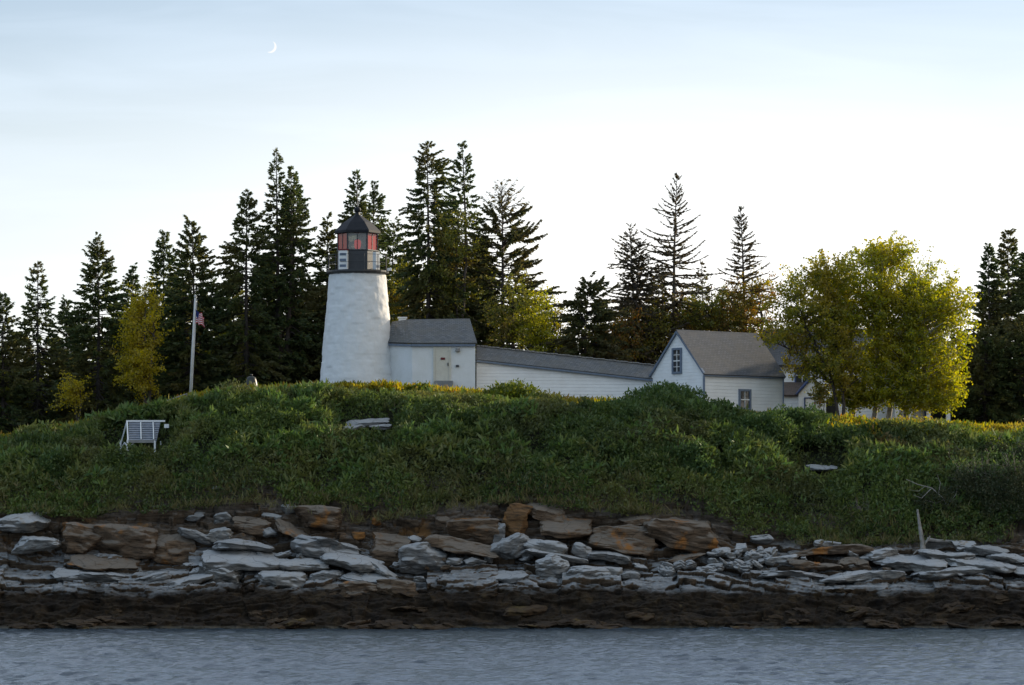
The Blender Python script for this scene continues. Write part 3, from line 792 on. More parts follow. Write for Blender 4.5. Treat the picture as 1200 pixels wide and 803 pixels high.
# ------------------------------------------------------------------ covered passage
Y0, Y1 = 224.0, 225.6
a, c = P(558.5, 420.5, Y0), P(764, 443.5, Y1)
pg = house("covered_passage", ((a.x + c.x) / 2, (Y0 + Y1) / 2, Z(476, Y1)), "long low white clapboard passage with sloping dark shingle roof joining two buildings", "passage")
b = MB()
wallslab(b, a, c, Z(484, Y1), (a.z, c.z), 0.12)
b2o = Vector((0, 2.2, 0))
wallslab(b, a + b2o, c + b2o, Z(484, Y1), (a.z, c.z), 0.12)
b.build("wall", M['clap'], pg)
ra, rc = P(558.5, 405.5, Y0 + 1.15), P(768, 428.5, Y1 + 1.15)
fa, fc = a + Vector((-0.02, -0.14, -0.03)), c + Vector((0.12, -0.14, -0.03))
ba, bcn = a + Vector((0, 2.46, -0.03)), c + Vector((0, 2.46, -0.03))
rb = MB(); rb.slab([fa, fc, rc, ra], 0.08); rb.slab([bcn, ba, ra, rc], 0.08)
rb.build("roof", M['roof_a'], pg)
MB().bar(fa + Vector((0.02, 0.03, -0.10)), fc + Vector((0, 0.03, -0.10)), 0.07, 0.10).build("eaves_board", M['trim'], pg)
rc_ = MB()
for k in range(46):
    t0, t1 = k / 46, (k + 0.8) / 46
    p, q = ra.lerp(rc, t0), ra.lerp(rc, t1)
    rc_.bar(p + Vector((0, 0, 0.02 + 0.012 * (k % 3))), q + Vector((0, 0, 0.02 + 0.012 * (k % 3))), 0.20, 0.05)
rc_.build("ridge_cap", plain("pale_ridge_cap", (0.34, 0.33, 0.31), (0.24, 0.23, 0.22), 0.8, 4), pg)

# ------------------------------------------------------------------ gabled cottage
YK = 222.0
K = P(825, 437, YK)
al = R(38)
ul, ug = Vector((math.cos(al), math.sin(al), 0)), Vector((-math.sin(al), math.cos(al), 0))   # along the long wall, along the gable
def solve(u, px):                                          # length along u from K until the column px
    lo, hi = 0.0, 20.0
    for _ in range(50):
        m_ = (lo + hi) / 2; p = K + u * m_
        s_ = 600 + p.x * F / p.y
        if (s_ < px) == (u.x > 0): lo = m_
        else: hi = m_
    return lo
LL, WW = solve(ul, 917.5), solve(ug, 763.5)
gzc = Z(492, YK)
ez = K.z
apx = K + ug * (WW / 2); apx.z = Z(388.5, apx.y)
ct = house("gabled_cottage", (K.x, K.y, gzc), "white clapboard cottage with steep grey shingle roof and blue-grey window trim")
def k3(l, g, z): q = K + ul * l + ug * g; q.z = z; return q
b = MB()
b.solid([k3(0, 0, gzc), k3(LL, 0, gzc), k3(LL, WW, gzc), k3(0, WW, gzc), k3(0, 0, ez), k3(LL, 0, ez), k3(LL, WW, ez), k3(0, WW, ez), k3(0, WW / 2, apx.z - 0.03), k3(LL, WW / 2, apx.z - 0.03)],
        [(3, 2, 1, 0), (0, 1, 5, 4), (2, 3, 7, 6), (4, 5, 9, 8), (6, 7, 8, 9), (3, 0, 4, 8, 7), (1, 2, 6, 9, 5)])
b.build("wall", M['clap'], ct)
sl = (apx.z - ez) / (WW / 2)
og, oe = 0.10, 0.16
rb = MB()
rb.slab([k3(-og, -oe, ez - oe * sl + .10), k3(LL + og, -oe, ez - oe * sl + .10), k3(LL + og, WW / 2, apx.z + .10), k3(-og, WW / 2, apx.z + .10)], 0.08)
rb.slab([k3(LL + og, WW + oe, ez - oe * sl + .10), k3(-og, WW + oe, ez - oe * sl + .10), k3(-og, WW / 2, apx.z + .10), k3(LL + og, WW / 2, apx.z + .10)], 0.08)
rb.build("roof", M['roof_b'], ct)
tb = MB()
tb.bar(k3(-.05, -.06, ez - .03), k3(-.05, WW / 2, apx.z - .02), 0.10, 0.14, up=-ul)
tb.bar(k3(-.05, WW + .06, ez - .03), k3(-.05, WW / 2, apx.z - .02), 0.10, 0.14, up=-ul)
tb.bar(k3(-.06, -.06, ez - .12), k3(LL + .04, -.06, ez - .12), 0.10, 0.14)
tb.bar(k3(-.03, -.03, gzc), k3(-.03, -.03, ez - .16), 0.12)
tb.bar(k3(LL + .01, -.025, gzc), k3(LL + .01, -.025, ez - .16), 0.07)
tb.build("trim_board", M['trim'], ct)
def window(parent, c, u, n, w, h, trim, panes=(2, 2), glass=None, fw=0.09, curtain=False):
    """Sash window: frame, dark panes set back, bars."""
    c = Vector(c); zv = Vector((0, 0, 1))
    fr = MB()
    for s in (-1, 1):
        fr.bar(c + u * s * (w / 2) - zv * (h / 2 + fw / 2) + n * .03, c + u * s * (w / 2) + zv * (h / 2 + fw / 2) + n * .03, 0.09, fw, up=u)
        fr.bar(c - u * (w / 2 - fw / 2 - .002) + zv * s * (h / 2) + n * .03, c + u * (w / 2 - fw / 2 - .002) + zv * s * (h / 2) + n * .03, 0.09, fw)
    win = fr.build("window", trim, parent)
    pb = MB()
    q0, q1 = c - u * (w / 2) - zv * (h / 2) + n * .012, c + u * (w / 2) - zv * (h / 2) + n * .012
    pb.hexa([q0, q1, q1 - n * .008, q0 - n * .008] + [q + zv * h for q in (q0, q1, q1 - n * .008, q0 - n * .008)])
    p_ = pb.build("pane", glass or M['window_glass'], parent); p_.parent = win; p_.location = (0, 0, 0)
    bb = MB()
    for i in range(1, panes[0]):
        x_ = -w / 2 + w * i / panes[0]
        bb.bar(c + u * x_ - zv * h / 2 + n * .03, c + u * x_ + zv * h / 2 + n * .03, 0.035, 0.03, up=u)
    for j in range(1, panes[1]):
        z_ = -h / 2 + h * j / panes[1]
        t_ = 0.06 if j * 2 == panes[1] else 0.03
        bb.bar(c - u * w / 2 + zv * z_ + n * .034, c + u * w / 2 + zv * z_ + n * .034, 0.03, t_)
    if bb.v:
        q = bb.build("sash_bar", M['white'], parent); q.parent = win; q.location = (0, 0, 0)
    return win
gw = k3(0, WW / 2 + 0.02, 0); gw.z = Z(423, gw.y)
window(ct, gw, -ug, -ul, 0.70, 1.32, M['trim'], (2, 4), fw=0.12)
lwn = solve(ul, 872.5)
pw = k3(lwn, 0, 0); pw.z = Z(468.5, pw.y)
window(ct, pw, ul, -ug, 0.78, 1.05, M['trim'], (2, 2), fw=0.12)

# ------------------------------------------------------------------ keeper's house, mostly behind the birch
YH = 236.0
kh = house("keepers_house", (X(990, YH), YH, Z(488, YH)), "larger white keeper's house with brown porch roof, mostly hidden behind the leafy tree")
def hb(m, pl, pr, pt, pb, y0, y1): return m.hexa([(X(pl, y0), y0, Z(pb, y0)), (X(pr, y0), y0, Z(pb, y0)), (X(pr, y0), y1, Z(pb, y0)), (X(pl, y0), y1, Z(pb, y0)),
                                                  (X(pl, y0), y0, Z(pt, y0)), (X(pr, y0), y0, Z(pt, y0)), (X(pr, y0), y1, Z(pt, y0)), (X(pl, y0), y1, Z(pt, y0))])
b = MB(); hb(b, 900, 1078, 426, 496, YH, YH + 7)
xl, xr = X(900, YH), X(1078, YH); zr, ze_ = Z(386, YH), Z(426, YH)
b.solid([(xl, YH, ze_), (xl, YH + 7, ze_), (xl, YH + 3.5, zr)], [(0, 1, 2)]); b.solid([(xr, YH, ze_), (xr, YH + 7, ze_), (xr, YH + 3.5, zr)], [(0, 2, 1)])
b.build("wall", M['clap'], kh)
rb = MB()
rb.slab([(xl - .3, YH - .3, ze_ - .1), (xr + .3, YH - .3, ze_ - .1), (xr + .3, YH + 3.5, zr + .15), (xl - .3, YH + 3.5, zr + .15)], 0.12)
rb.slab([(xr + .3, YH + 7.3, ze_ - .1), (xl - .3, YH + 7.3, ze_ - .1), (xl - .3, YH + 3.5, zr + .15), (xr + .3, YH + 3.5, zr + .15)], 0.12)
rb.build("roof", M['roof_b'], kh)
MB().bar((xl - .35, YH + 3.5, zr + .2), (xr + .35, YH + 3.5, zr + .2), 0.3, 0.08).build("ridge_cap", M['white'], kh)  # white stands in for sun gleaming along the ridge
window(kh, (X(940, YH), YH, Z(440, YH)), Vector((1, 0, 0)), Vector((0, -1, 0)), 0.8, 0.9, M['navy'])
# front lean-to with brown roof, and gabled entry
Yl = YH - 2.2
lb = MB(); hb(lb, 908, 944, 462, 496, Yl, YH - 0.01); lb.build("lean_to", M['clap'], kh)
lr = MB(); lr.slab([(X(905, Yl), Yl - .15, Z(463, Yl)), (X(947, Yl), Yl - .15, Z(463, Yl)), (X(947, Yl), YH - .02, Z(446, Yl)), (X(905, Yl), YH - .02, Z(446, Yl))], 0.1)
lr.build("porch_roof", M['roof_c'], kh)
Ye = YH - 3.0
en = MB(); hb(en, 936, 968, 461, 496, Ye, YH - 0.015)
ap = Vector((X(951.5, Ye), 0, Z(444.5, Ye)))
for yy, o_ in ((Ye, (0, 1, 2)),): en.solid([(X(936, Ye), yy, Z(461, Ye)), (X(968, Ye), yy, Z(461, Ye)), (ap.x, yy, ap.z)], [o_])
entry = en.build("entry_porch", M['clap'], kh)
er = MB()
er.slab([(X(934, Ye), Ye - .12, Z(462.5, Ye)), (ap.x, Ye - .12, ap.z + .06), (ap.x, YH - .03, ap.z + .06), (X(934, Ye), YH - .03, Z(462.5, Ye))][::-1], 0.08)
er.slab([(ap.x, Ye - .12, ap.z + .06), (X(970, Ye), Ye - .12, Z(462.5, Ye)), (X(970, Ye), YH - .03, Z(462.5, Ye)), (ap.x, YH - .03, ap.z + .06)][::-1], 0.08)
q = er.build("roof", M['navy'], kh); q.parent = entry; q.location = (0, 0, 0)
Yd = Ye
dx0, dx1, dzt, dzb = X(943, Yd), X(955, Yd), Z(466.5, Yd), Z(492, Yd)
dd = MB().box(((dx0 + dx1) / 2, Yd - .015, (dzt + dzb) / 2), (dx1 - dx0, .04, dzt - dzb)).build("door", M['white'], kh)
fm = MB()
for xx in (dx0, dx1): fm.box((xx, Yd - .03, (dzt + dzb) / 2), (0.07, 0.07, dzt - dzb + .07))
fm.box(((dx0 + dx1) / 2, Yd - .03, dzt), (dx1 - dx0 - .08, 0.07, 0.07))
q = fm.build("door_frame", M['navy'], kh); q.parent = dd; q.location = (0, 0, 0)
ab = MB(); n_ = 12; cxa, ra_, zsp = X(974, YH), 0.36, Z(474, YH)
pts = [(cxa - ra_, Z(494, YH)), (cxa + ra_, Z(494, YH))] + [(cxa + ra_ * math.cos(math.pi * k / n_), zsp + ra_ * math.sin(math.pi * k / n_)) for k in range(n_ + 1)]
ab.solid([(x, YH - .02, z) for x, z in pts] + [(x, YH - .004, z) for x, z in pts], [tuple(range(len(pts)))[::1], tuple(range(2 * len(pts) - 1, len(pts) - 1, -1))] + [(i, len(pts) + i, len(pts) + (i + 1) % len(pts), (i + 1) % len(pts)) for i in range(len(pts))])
ab.build("arched_doorway", M['dark'], kh)  # flat black plate on the wall, shade of the opening put into its colour
# side porch with white posts
Yp = YH - 1.0
pr = MB(); pr.slab([(X(1040, Yp), Yp - .3, Z(465, Yp)), (X(1116, Yp), Yp - .3, Z(465, Yp)), (X(1112, Yp), YH + 3, Z(450, Yp)), (X(1044, Yp), YH + 3, Z(450, Yp))], 0.14)
pr.build("side_porch_roof", M['roof_c'], kh)
for px in (1051, 1067, 1088, 1111): MB().bar((X(px, Yp), Yp, Z(498, Yp)), (X(px, Yp), Yp, Z(466.5, Yp)), 0.24).build("porch_post", M['white'], kh)
pp = MB(); hb(pp, 1072, 1085, 469, 500, YH + 0.4, YH + 0.6); pp.build("porch_panel", M['clap'], kh)
pd = MB(); hb(pd, 1086, 1110, 466, 500, YH + 2.5, YH + 2.7); pd.build("porch_shade_panel", M['dark'], kh)  # near-black sheet standing for the shade inside the porch
pn = MB(); hb(pn, 1083.4, 1086, 466.5, 500, YH + 0.32, YH + 0.39); pn.build("porch_trim", M['navy'], kh)
print("buildings done")

# ------------------------------------------------------------------ trees
def diamonds(p, d, L, w, rng, n=None):
    """Leaf- or spray-shaped quads: base points p, unit directions d, lengths L, half widths w."""
    r = rng.normal(size=p.shape) if n is None else n
    s = np.cross(d, r); s /= np.linalg.norm(s, axis=1, keepdims=True) + 1e-9
    L = np.asarray(L)[:, None]; w = np.asarray(w)[:, None]
    v = np.stack([p, p + d * L * 0.45 + s * w, p + d * L, p + d * L * 0.45 - s * w], 1).reshape(-1, 3)
    return v

def quads(v): return np.arange(len(v)).reshape(-1, 4)

def np_tube(pts, rad, n=5):
    pts = np.asarray(pts, float); rad = np.asarray(rad, float)
    d = np.gradient(pts, axis=0); d /= np.linalg.norm(d, axis=1, keepdims=True) + 1e-9
    ref = np.where(np.abs(d[:, 2:3]) > 0.9, np.array([[1., 0, 0]]), np.array([[0, 0, 1.]]))
    u = np.cross(d, ref); u /= np.linalg.norm(u, axis=1, keepdims=True); w = np.cross(d, u)
    a = np.linspace(0, 2 * math.pi, n, endpoint=False)
    v = pts[:, None, :] + rad[:, None, None] * (u[:, None, :] * np.cos(a)[None, :, None] + w[:, None, :] * np.sin(a)[None, :, None])
    m = len(pts)
    i = np.arange(n)[None, :] + np.arange(m - 1)[:, None] * n
    j = (np.arange(n) + 1)[None, :] % n + np.arange(m - 1)[:, None] * n
    return v.reshape(-1, 3), np.stack([i, j, j + n, i + n], -1).reshape(-1, 4)

class Wood:
    def __init__(s): s.v, s.f, s.n = [], [], 0
    def add(s, pts, rad, n=5):
        v, f = np_tube(pts, rad, n); s.v.append(v); s.f.append(f + s.n); s.n += len(v)
    def build(s, name, mat, parent): return np_mesh(name, np.concatenate(s.v), np.concatenate(s.f), mat, parent, smooth=True)

def conifer(loc, h, r, label, seed, dens=1.0, bare=0.08, open_=0.0, mat='needle', name='spruce_tree', group=None, lean=0.0, tops=1, power=0.78, spray=1.0, dead_top=0.0, bark='bark'):
    """Spruce: tapered trunk, drooping whorled limbs, needle sprays along each limb."""
    rng = np.random.default_rng(seed)
    t = empty(name, loc, label, "tree", group)
    wood, leaves = Wood(), []
    leans = [lean] if tops == 1 else [lean - 0.02, lean + 0.035]
    for ti, ln in enumerate(leans):
        hh = h * (1 - 0.07 * ti)
        zz = np.linspace(-0.4, hh, 12)
        bend = rng.normal(0, 0.012 * hh, 2)
        def axis(z): return np.stack([ln * z + bend[0] * np.sin(z / hh * 3), bend[1] * np.sin(z / hh * 2.5), z], -1)
        r0 = 0.011 * hh + 0.035
        wood.add(axis(zz), np.maximum(r0 * (1 - zz / hh * 0.96), 0.016), 8)
        z = hh * bare
        gap = max(0.18, hh * 0.0175) * (1 + open_ * 0.45)
        side_bias = rng.uniform(0, 6.28)
        lump = rng.uniform(0, 100); droop = rng.uniform(0.05, 0.30); el0 = rng.normal(0, 5)
        while z < hh * 0.995:
            f = (z - hh * bare) / (hh * (1 - bare))
            k = int(rng.integers(4, 7)) if f < 0.93 else 3
            a0 = rng.uniform(0, 6.28)
            for q in range(k):
                az = a0 + q * 6.283 / k + rng.normal(0, 0.25)
                lm = 0.58 + 0.80 * float(vnoise(np.array(az * 1.2 + 50), np.array(f * 9 + lump), None, seed)) + 0.12 * math.cos(az - side_bias)
                L = 1.58 * r * ((1 - f) ** power * 0.97 + 0.03) * lm * rng.uniform(0.7, 1.12)
                if f < 0.12: L *= 0.55 + f * 3.7
                if rng.random() < 0.05 + 0.14 * open_: continue
                if L < 0.06: continue
                el = np.interp(f, [0, 0.5, 0.85, 1], [-20, -8, 16, 52]) + el0 + rng.normal(0, 9)
                el = R(el)
                m = 5
                s = np.linspace(0, 1, m)
                rad = L * s * math.cos(el)
                zz_ = L * (math.sin(el) * s - droop * rng.uniform(0.3, 1.7) * s ** 2 + 0.20 * rng.uniform(0.2, 1.6) * s ** 3)
                zo = z + rng.normal(0, 0.16)
                ax = axis(np.array([zo]))[0]
                pts = np.stack([ax[0] + rad * math.cos(az), ax[1] + rad * math.sin(az), ax[2] + zz_], -1)
                wood.add(pts, (0.010 + 0.010 * L) * (1 + 0.8 * open_) * (1 - s * 0.8), 3)
                dead = dead_top and f > 1 - dead_top
                n = int((5 + L * 26) * dens * (0.15 if dead else 1) * (1 - 0.45 * open_))
                if n < 1: continue
                u = np.sqrt(rng.uniform(0.05 + 0.18 * open_, 1, n)) if not open_ > 0.7 else rng.uniform(0.15, 1, n)
                base = np.stack([np.interp(u, s, pts[:, c]) for c in range(3)], -1)
                sg = rng.choice([-1, 1], n)
                th = az + sg * R(48) * rng.uniform(0.2, 1.25, n) * (1 - 0.5 * u)
                tl = (0.17 + 0.30 * L * (1 - u) * 0.55) * rng.uniform(0.6, 1.35, n) * spray
                tl = np.minimum(tl, 0.5)
                dv = np.stack([np.cos(th), np.sin(th), rng.normal(-0.12, 0.28, n) + 0.25 * math.sin(el)], -1)
                dv /= np.linalg.norm(dv, axis=1, keepdims=True)
                leaves.append(diamonds(base, dv, tl, tl * rng.uniform(0.10, 0.19, n) + 0.014, rng))
                if not open_ > 0.5:          # hanging tufts
                    n2 = max(1, n // 3)
                    b2 = base[:n2] + rng.normal(0, 0.04, (n2, 3))
                    d2 = np.stack([np.cos(th[:n2]) * 0.5, np.sin(th[:n2]) * 0.5, -rng.uniform(0.4, 1.1, n2)], -1)
                    d2 /= np.linalg.norm(d2, axis=1, keepdims=True)
                    leaves.append(diamonds(b2, d2, tl[:n2] * 0.7, tl[:n2] * 0.16 + 0.015, rng))
            z += gap * rng.uniform(0.75, 1.25) * (1 - 0.45 * f)
        # leader
        n = 10 if not dead_top else 3
        b = axis(np.full(n, hh * 0.985)); d = rng.normal(0, 0.35, (n, 3)); d[:, 2] = 1
        d /= np.linalg.norm(d, axis=1, keepdims=True)
        leaves.append(diamonds(b, d, np.full(n, 0.03 * hh * rng.uniform(0.6, 1.0)), np.full(n, 0.045), rng))
    wood.build("trunk", M[bark], t)
    v = np.concatenate(leaves)
    np_mesh("crown", v, quads(v), M[mat], t)
    return t

def broadleaf(loc, trunks, blobs, label, seed, mat, name='leafy_tree', leaf=0.11, per=110, spread=0.42, bark='bark', r0=0.13, group=None):
    """trunks: lists of points from the ground up (local); blobs: (x, y, z, rx, ry, rz, clusters)."""
    rng = np.random.default_rng(seed)
    t = empty(name, loc, label, "tree", group)
    wood, leaves = Wood(), []
    pool = []
    for tr in trunks:
        tr = np.asarray(tr, float)
        s = np.linspace(0, 1, 14); k = np.linspace(0, 1, len(tr))
        pts = np.stack([np.interp(s, k, tr[:, c]) for c in range(3)], -1)
        pts[1:-1, :2] += rng.normal(0, 0.05, (12, 2))
        rr = r0 * (1 - 0.82 * s)
        wood.add(pts, rr, 7)
        for i in range(4, 14): pool.append((pts[i], rr[i]))
    pp = np.array([p for p, _ in pool]); pr = np.array([q for _, q in pool])
    for (bx, by, bz, rx, ry, rz, nc) in blobs:
        d = rng.normal(size=(nc, 3)); d /= np.linalg.norm(d, axis=1, keepdims=True)
        c = d * (rng.uniform(0.05, 1, (nc, 1)) ** 0.42) * np.array([rx, ry, rz]) * (0.82 + 0.36 * rng.random((nc, 1))) + np.array([bx, by, bz])
        for k in range(nc):
            e = c[k]
            hd = np.hypot(pp[:, 0] - e[0], pp[:, 1] - e[1])
            cost = np.abs(pp[:, 2] - (e[2] - 0.55 * hd)) + 0.6 * hd
            j = int(np.argmin(cost)); a = pp[j]
            s = np.linspace(0, 1, 6)[:, None]
            mid = (a + e) / 2 + np.array([0, 0, 0.14 * np.linalg.norm(e - a)]) + rng.normal(0, 0.12, 3)
            pts = (1 - s) ** 2 * a + 2 * s * (1 - s) * mid + s ** 2 * e
            wood.add(pts, np.linspace(min(pr[j] * 0.55, 0.05), 0.008, 6), 4)
            n = int(per * rng.uniform(0.5, 1.4))
            sp = spread * rng.uniform(0.7, 1.4)
            cen = np.array([bx, by, bz - 0.35 * rz])            # a leafy twig that reaches outwards and sags a little
            ax = (e - cen) / (np.linalg.norm(e - cen) + 1e-6) * 0.8 + rng.normal(0, 0.45, 3) + np.array([0, 0, 0.12]); ax /= np.linalg.norm(ax)
            u_ = rng.uniform(-0.55, 1, n)[:, None]
            side = np.cross(ax, np.array([0, 0, 1.0])); side /= np.linalg.norm(side) + 1e-6
            q = e + ax * u_ * sp * 2.1 + side * rng.normal(0, 0.55, (n, 1)) * sp * (1.15 - 0.75 * np.abs(u_)) + rng.normal(0, 0.17, (n, 3)) * sp * 1.4
            q[:, 2] -= 0.25 * np.clip(u_[:, 0], 0, 1) ** 2 * sp
            wood.add(np.stack([e, e + ax * sp * 1.9 + np.array([0, 0, -0.2 * sp])]), np.array([0.010, 0.004]), 3)
            m = n // 4                                         # leaves along the limb's outer half
            u = rng.uniform(0.5, 1, m)[:, None]
            q[:m] = (1 - u) ** 2 * a + 2 * u * (1 - u) * mid + u ** 2 * e + rng.normal(0, 0.13, (m, 3))
            dv = rng.normal(size=(n, 3)) + np.array([0, 0, -0.35]); dv /= np.linalg.norm(dv, axis=1, keepdims=True)
            ls = leaf * rng.uniform(0.7, 1.4, n)
            leaves.append(diamonds(q, dv, ls, ls * 0.36, rng))
    wood.build("trunk", M[bark], t)
    v = np.concatenate(leaves)
    np_mesh("crown", v, quads(v), M[mat], t)
    return t

def gz1(x, y): return float(ground(np.array([x]), np.array([y]))[0])

def spruce_at(px, py, half, Y, label, seed, **k):
    x = X(px, Y); z0 = gz1(x, Y)
    return conifer((x, Y, z0), Z(py, Y) - z0, half * Y / F, label, seed, **k)

S = spruce_at
S(3, 345, 38, 236, "dark spruce cut off by the left edge of the picture, shorter than its open-topped neighbour", 11)
S(44, 308, 36, 238, "thin dark spruce with an open pointed top, near the left end of the wood", 12, open_=0.35, dens=1.1)
S(76, 352, 28, 241, "short slim spruce between the open-topped one and the full conical one", 13)
S(114, 279, 46, 236, "full conical dark spruce just left of the yellow leafy tree", 14, dens=1.15)
S(157, 312, 30, 243, "dark spruce whose tip stands up directly behind the yellow leafy tree", 15)
S(193, 273, 36, 241, "dark spruce with a blunt top close behind the flagpole's left side", 16, dens=1.1)
S(224, 260, 46, 238, "broad dense spruce rising behind the flag on its pole", 17, dens=1.2)
S(290, 222, 44, 238, "slim dense spruce left of the tall thin-topped one near the lighthouse", 18, dens=1.15)
S(330, 175, 30, 239, "tallest spruce left of the lighthouse, twin narrow tips and an open upper crown", 19, open_=0.25, dens=1.25, tops=2, bare=0.16)
S(345, 205, 44, 241, "spruce with a ragged side standing against the tallest one left of the lighthouse", 29, open_=0.2, dens=1.2, bare=0.12)
S(384, 254, 34, 242, "shorter dark spruce close behind the lighthouse's left side", 20)
S(418, 201, 42, 240, "dense spruce rising straight behind the lighthouse lantern", 21, dens=1.15)
S(440, 214, 32, 243, "slightly shorter spruce showing at the right shoulder of the lighthouse lantern", 22)
S(500, 166, 54, 238, "tallest and fullest dark spruce, right of the lighthouse", 23, dens=1.3, power=0.75)
S(541, 168, 46, 241, "tall spruce with a thin open top right beside the fullest one", 24, open_=0.3, dens=1.25)
S(588, 214, 56, 239, "wide ragged spruce with a bare broken leader behind the long passage", 25, open_=0.3, dens=1.3, dead_top=0.15, power=0.62, mat='needle_open')
S(690, 331, 52, 234, "low broad bushy spruce behind the middle of the long passage", 26, dens=1.3, power=0.62, mat='needle_open')
S(742, 268, 50, 237, "thin brownish conifer with ragged drooping branches behind the passage's lower end", 27, open_=0.8, dens=1.7, mat='needle_sparse', power=0.62, spray=0.65, name='larch_tree', tops=2, bark='deadwood')
S(794, 206, 54, 238, "tall bare conifer with level skeletal branches above the cottage gable", 28, open_=0.85, dens=2.6, mat='needle_sparse', name='larch_tree', power=0.8, bark='deadwood', spray=0.55)
S(867, 243, 46, 239, "sparse conifer with a fine feathery top above the cottage roof", 30, open_=0.72, dens=2.2, mat='needle_sparse', name='larch_tree', power=0.8, bark='deadwood', spray=0.6)
S(772, 312, 26, 242, "short thin conifer between the two skeletal ones near the cottage gable", 31, open_=0.6, dens=1.3, mat='needle_open', name='larch_tree')
S(822, 308, 22, 243, "small sparse conifer just right of the tall skeletal one", 32, open_=0.7, dens=1.3, mat='needle_sparse', name='larch_tree', bark='deadwood')
S(1158, 289, 34, 241, "dark dense spruce at the right end, the nearest one to the leafy tree", 33, dens=1.3, power=0.75)
S(1181, 270, 42, 243, "highest dark spruce of the cluster at the right edge", 34, dens=1.35, power=0.7)
S(1209, 279, 40, 240, "dark spruce cut off by the right edge of the picture", 35, dens=1.3, power=0.7)
S(1156, 392, 40, 237, "low dark spruce filling the gap under the right-hand cluster", 36, dens=1.4, power=0.5, bare=0.02)
S(1198, 392, 52, 237.5, "low wide dark spruce in front of the right-hand cluster", 37, dens=1.4, power=0.45, bare=0.02)
S(1122, 392, 30, 242, "dark spruce seen in the gap between the birch clump and the right-hand spruces", 42, dens=1.3, power=0.5, bare=0.02)
S(1098, 410, 34, 246, "dark spruce behind the keeper's house side porch", 43, dens=1.3, power=0.5, bare=0.02)
S(1245, 300, 46, 256, "dark spruce just beyond the right edge of the picture", 38, dens=1.2)
S(1300, 260, 50, 262, "tall dark spruce well beyond the right edge of the picture", 39, dens=1.0)
S(-45, 370, 44, 236, "dark spruce just beyond the left edge of the picture", 40, dens=1.0)
S(-110, 380, 50, 238, "dark spruce well beyond the left edge of the picture", 41, dens=1.0)

rngb = random.Random(5)
for k, (px, py) in enumerate([(-20, 400), (24, 392), (60, 405), (95, 372), (138, 372), (176, 345), (207, 330), (248, 332), (270, 318), (311, 300), (362, 325), (398, 310), (462, 262), (478, 300), (522, 262), (562, 285), (612, 345), (100, 430), (30, 440), (250, 400), (290, 395)]):
    S(px, py, rngb.uniform(34, 48), rngb.uniform(247, 258), "dark spruce in the back row of the wood, partly hidden behind the front trees", 60 + k, group="back row spruces of the wood", dens=1.0, bare=0.05, power=0.7)

def leafy_at(px, Y, pt, pb, half, label, seed, mat, nc=60, per=110, leaf=0.12, **k):
    """A small broadleaf whose crown spans pt..pb rows and half a width either side of px."""
    x = X(px, Y); z0 = gz1(x, Y)
    zt_, zb_ = Z(pt, Y) - z0, Z(pb, Y) - z0
    h = half * Y / F; zm = (zt_ + zb_) / 2; rz = (zt_ - zb_) / 2
    tr = [[(0, 0, -0.3), (0.05, 0, zm * 0.5), (0.1, 0.1, zt_ - 0.4)], [(0.1, 0, -0.3), (h * 0.4, 0.2, zm), (h * 0.5, 0.1, zm + rz * 0.4)]]
    bl = [(0, 0, zm, h, h, rz, nc), (-h * .3, -.2, zm - rz * .3, h * .75, h * .75, rz * .6, nc // 2)]
    return broadleaf((x, Y, z0), tr, bl, label, seed, mat, leaf=leaf, per=per, **k)

leafy_at(168, 233, 333, 470, 28, "yellow leafy tree among the dark spruces left of the flagpole", 101, 'yellow_leaf', 75, 110)
leafy_at(88, 232, 440, 478, 14, "small yellow-green sapling at the foot of the full conical spruce", 102, 'yellow_leaf', 16, 80, r0=0.05)
leafy_at(310, 241, 360, 456, 34, "olive leafy tree between the slim and tall spruces left of the lighthouse", 103, 'olive_leaf', 50, 90)
leafy_at(356, 243, 385, 458, 26, "olive leafy tree close to the lighthouse's left foot", 104, 'olive_leaf', 36, 90)
leafy_at(535, 237, 245, 370, 26, "olive leafy tree growing up through the tall spruces right of the lighthouse", 105, 'olive_leaf', 42, 80)
leafy_at(600, 236, 330, 415, 32, "dark olive leafy tree above the upper end of the passage roof", 106, 'olive_leaf', 42, 90)
leafy_at(638, 235, 342, 420, 26, "pale yellow-green leafy tree above the passage roof, left of the low bushy spruce", 107, 'birch_leaf', 40, 85)
leafy_at(728, 235, 368, 430, 34, "rust-tinged leafy tree above the passage's lower end", 108, 'rust_leaf', 42, 85)
leafy_at(775, 237, 345, 430, 34, "olive leafy tree directly behind the cottage gable", 109, 'olive_leaf', 44, 85)
leafy_at(832, 238, 335, 400, 32, "olive leafy tree behind the middle of the cottage roof", 110, 'olive_leaf', 42, 85)
leafy_at(880, 238, 322, 410, 34, "orange-brown leafy tree behind the far end of the cottage roof", 111, 'rust_leaf', 50, 90)
leafy_at(455, 243, 330, 445, 28, "olive leafy tree showing between the lighthouse and the fullest spruce", 112, 'olive_leaf', 30, 80)

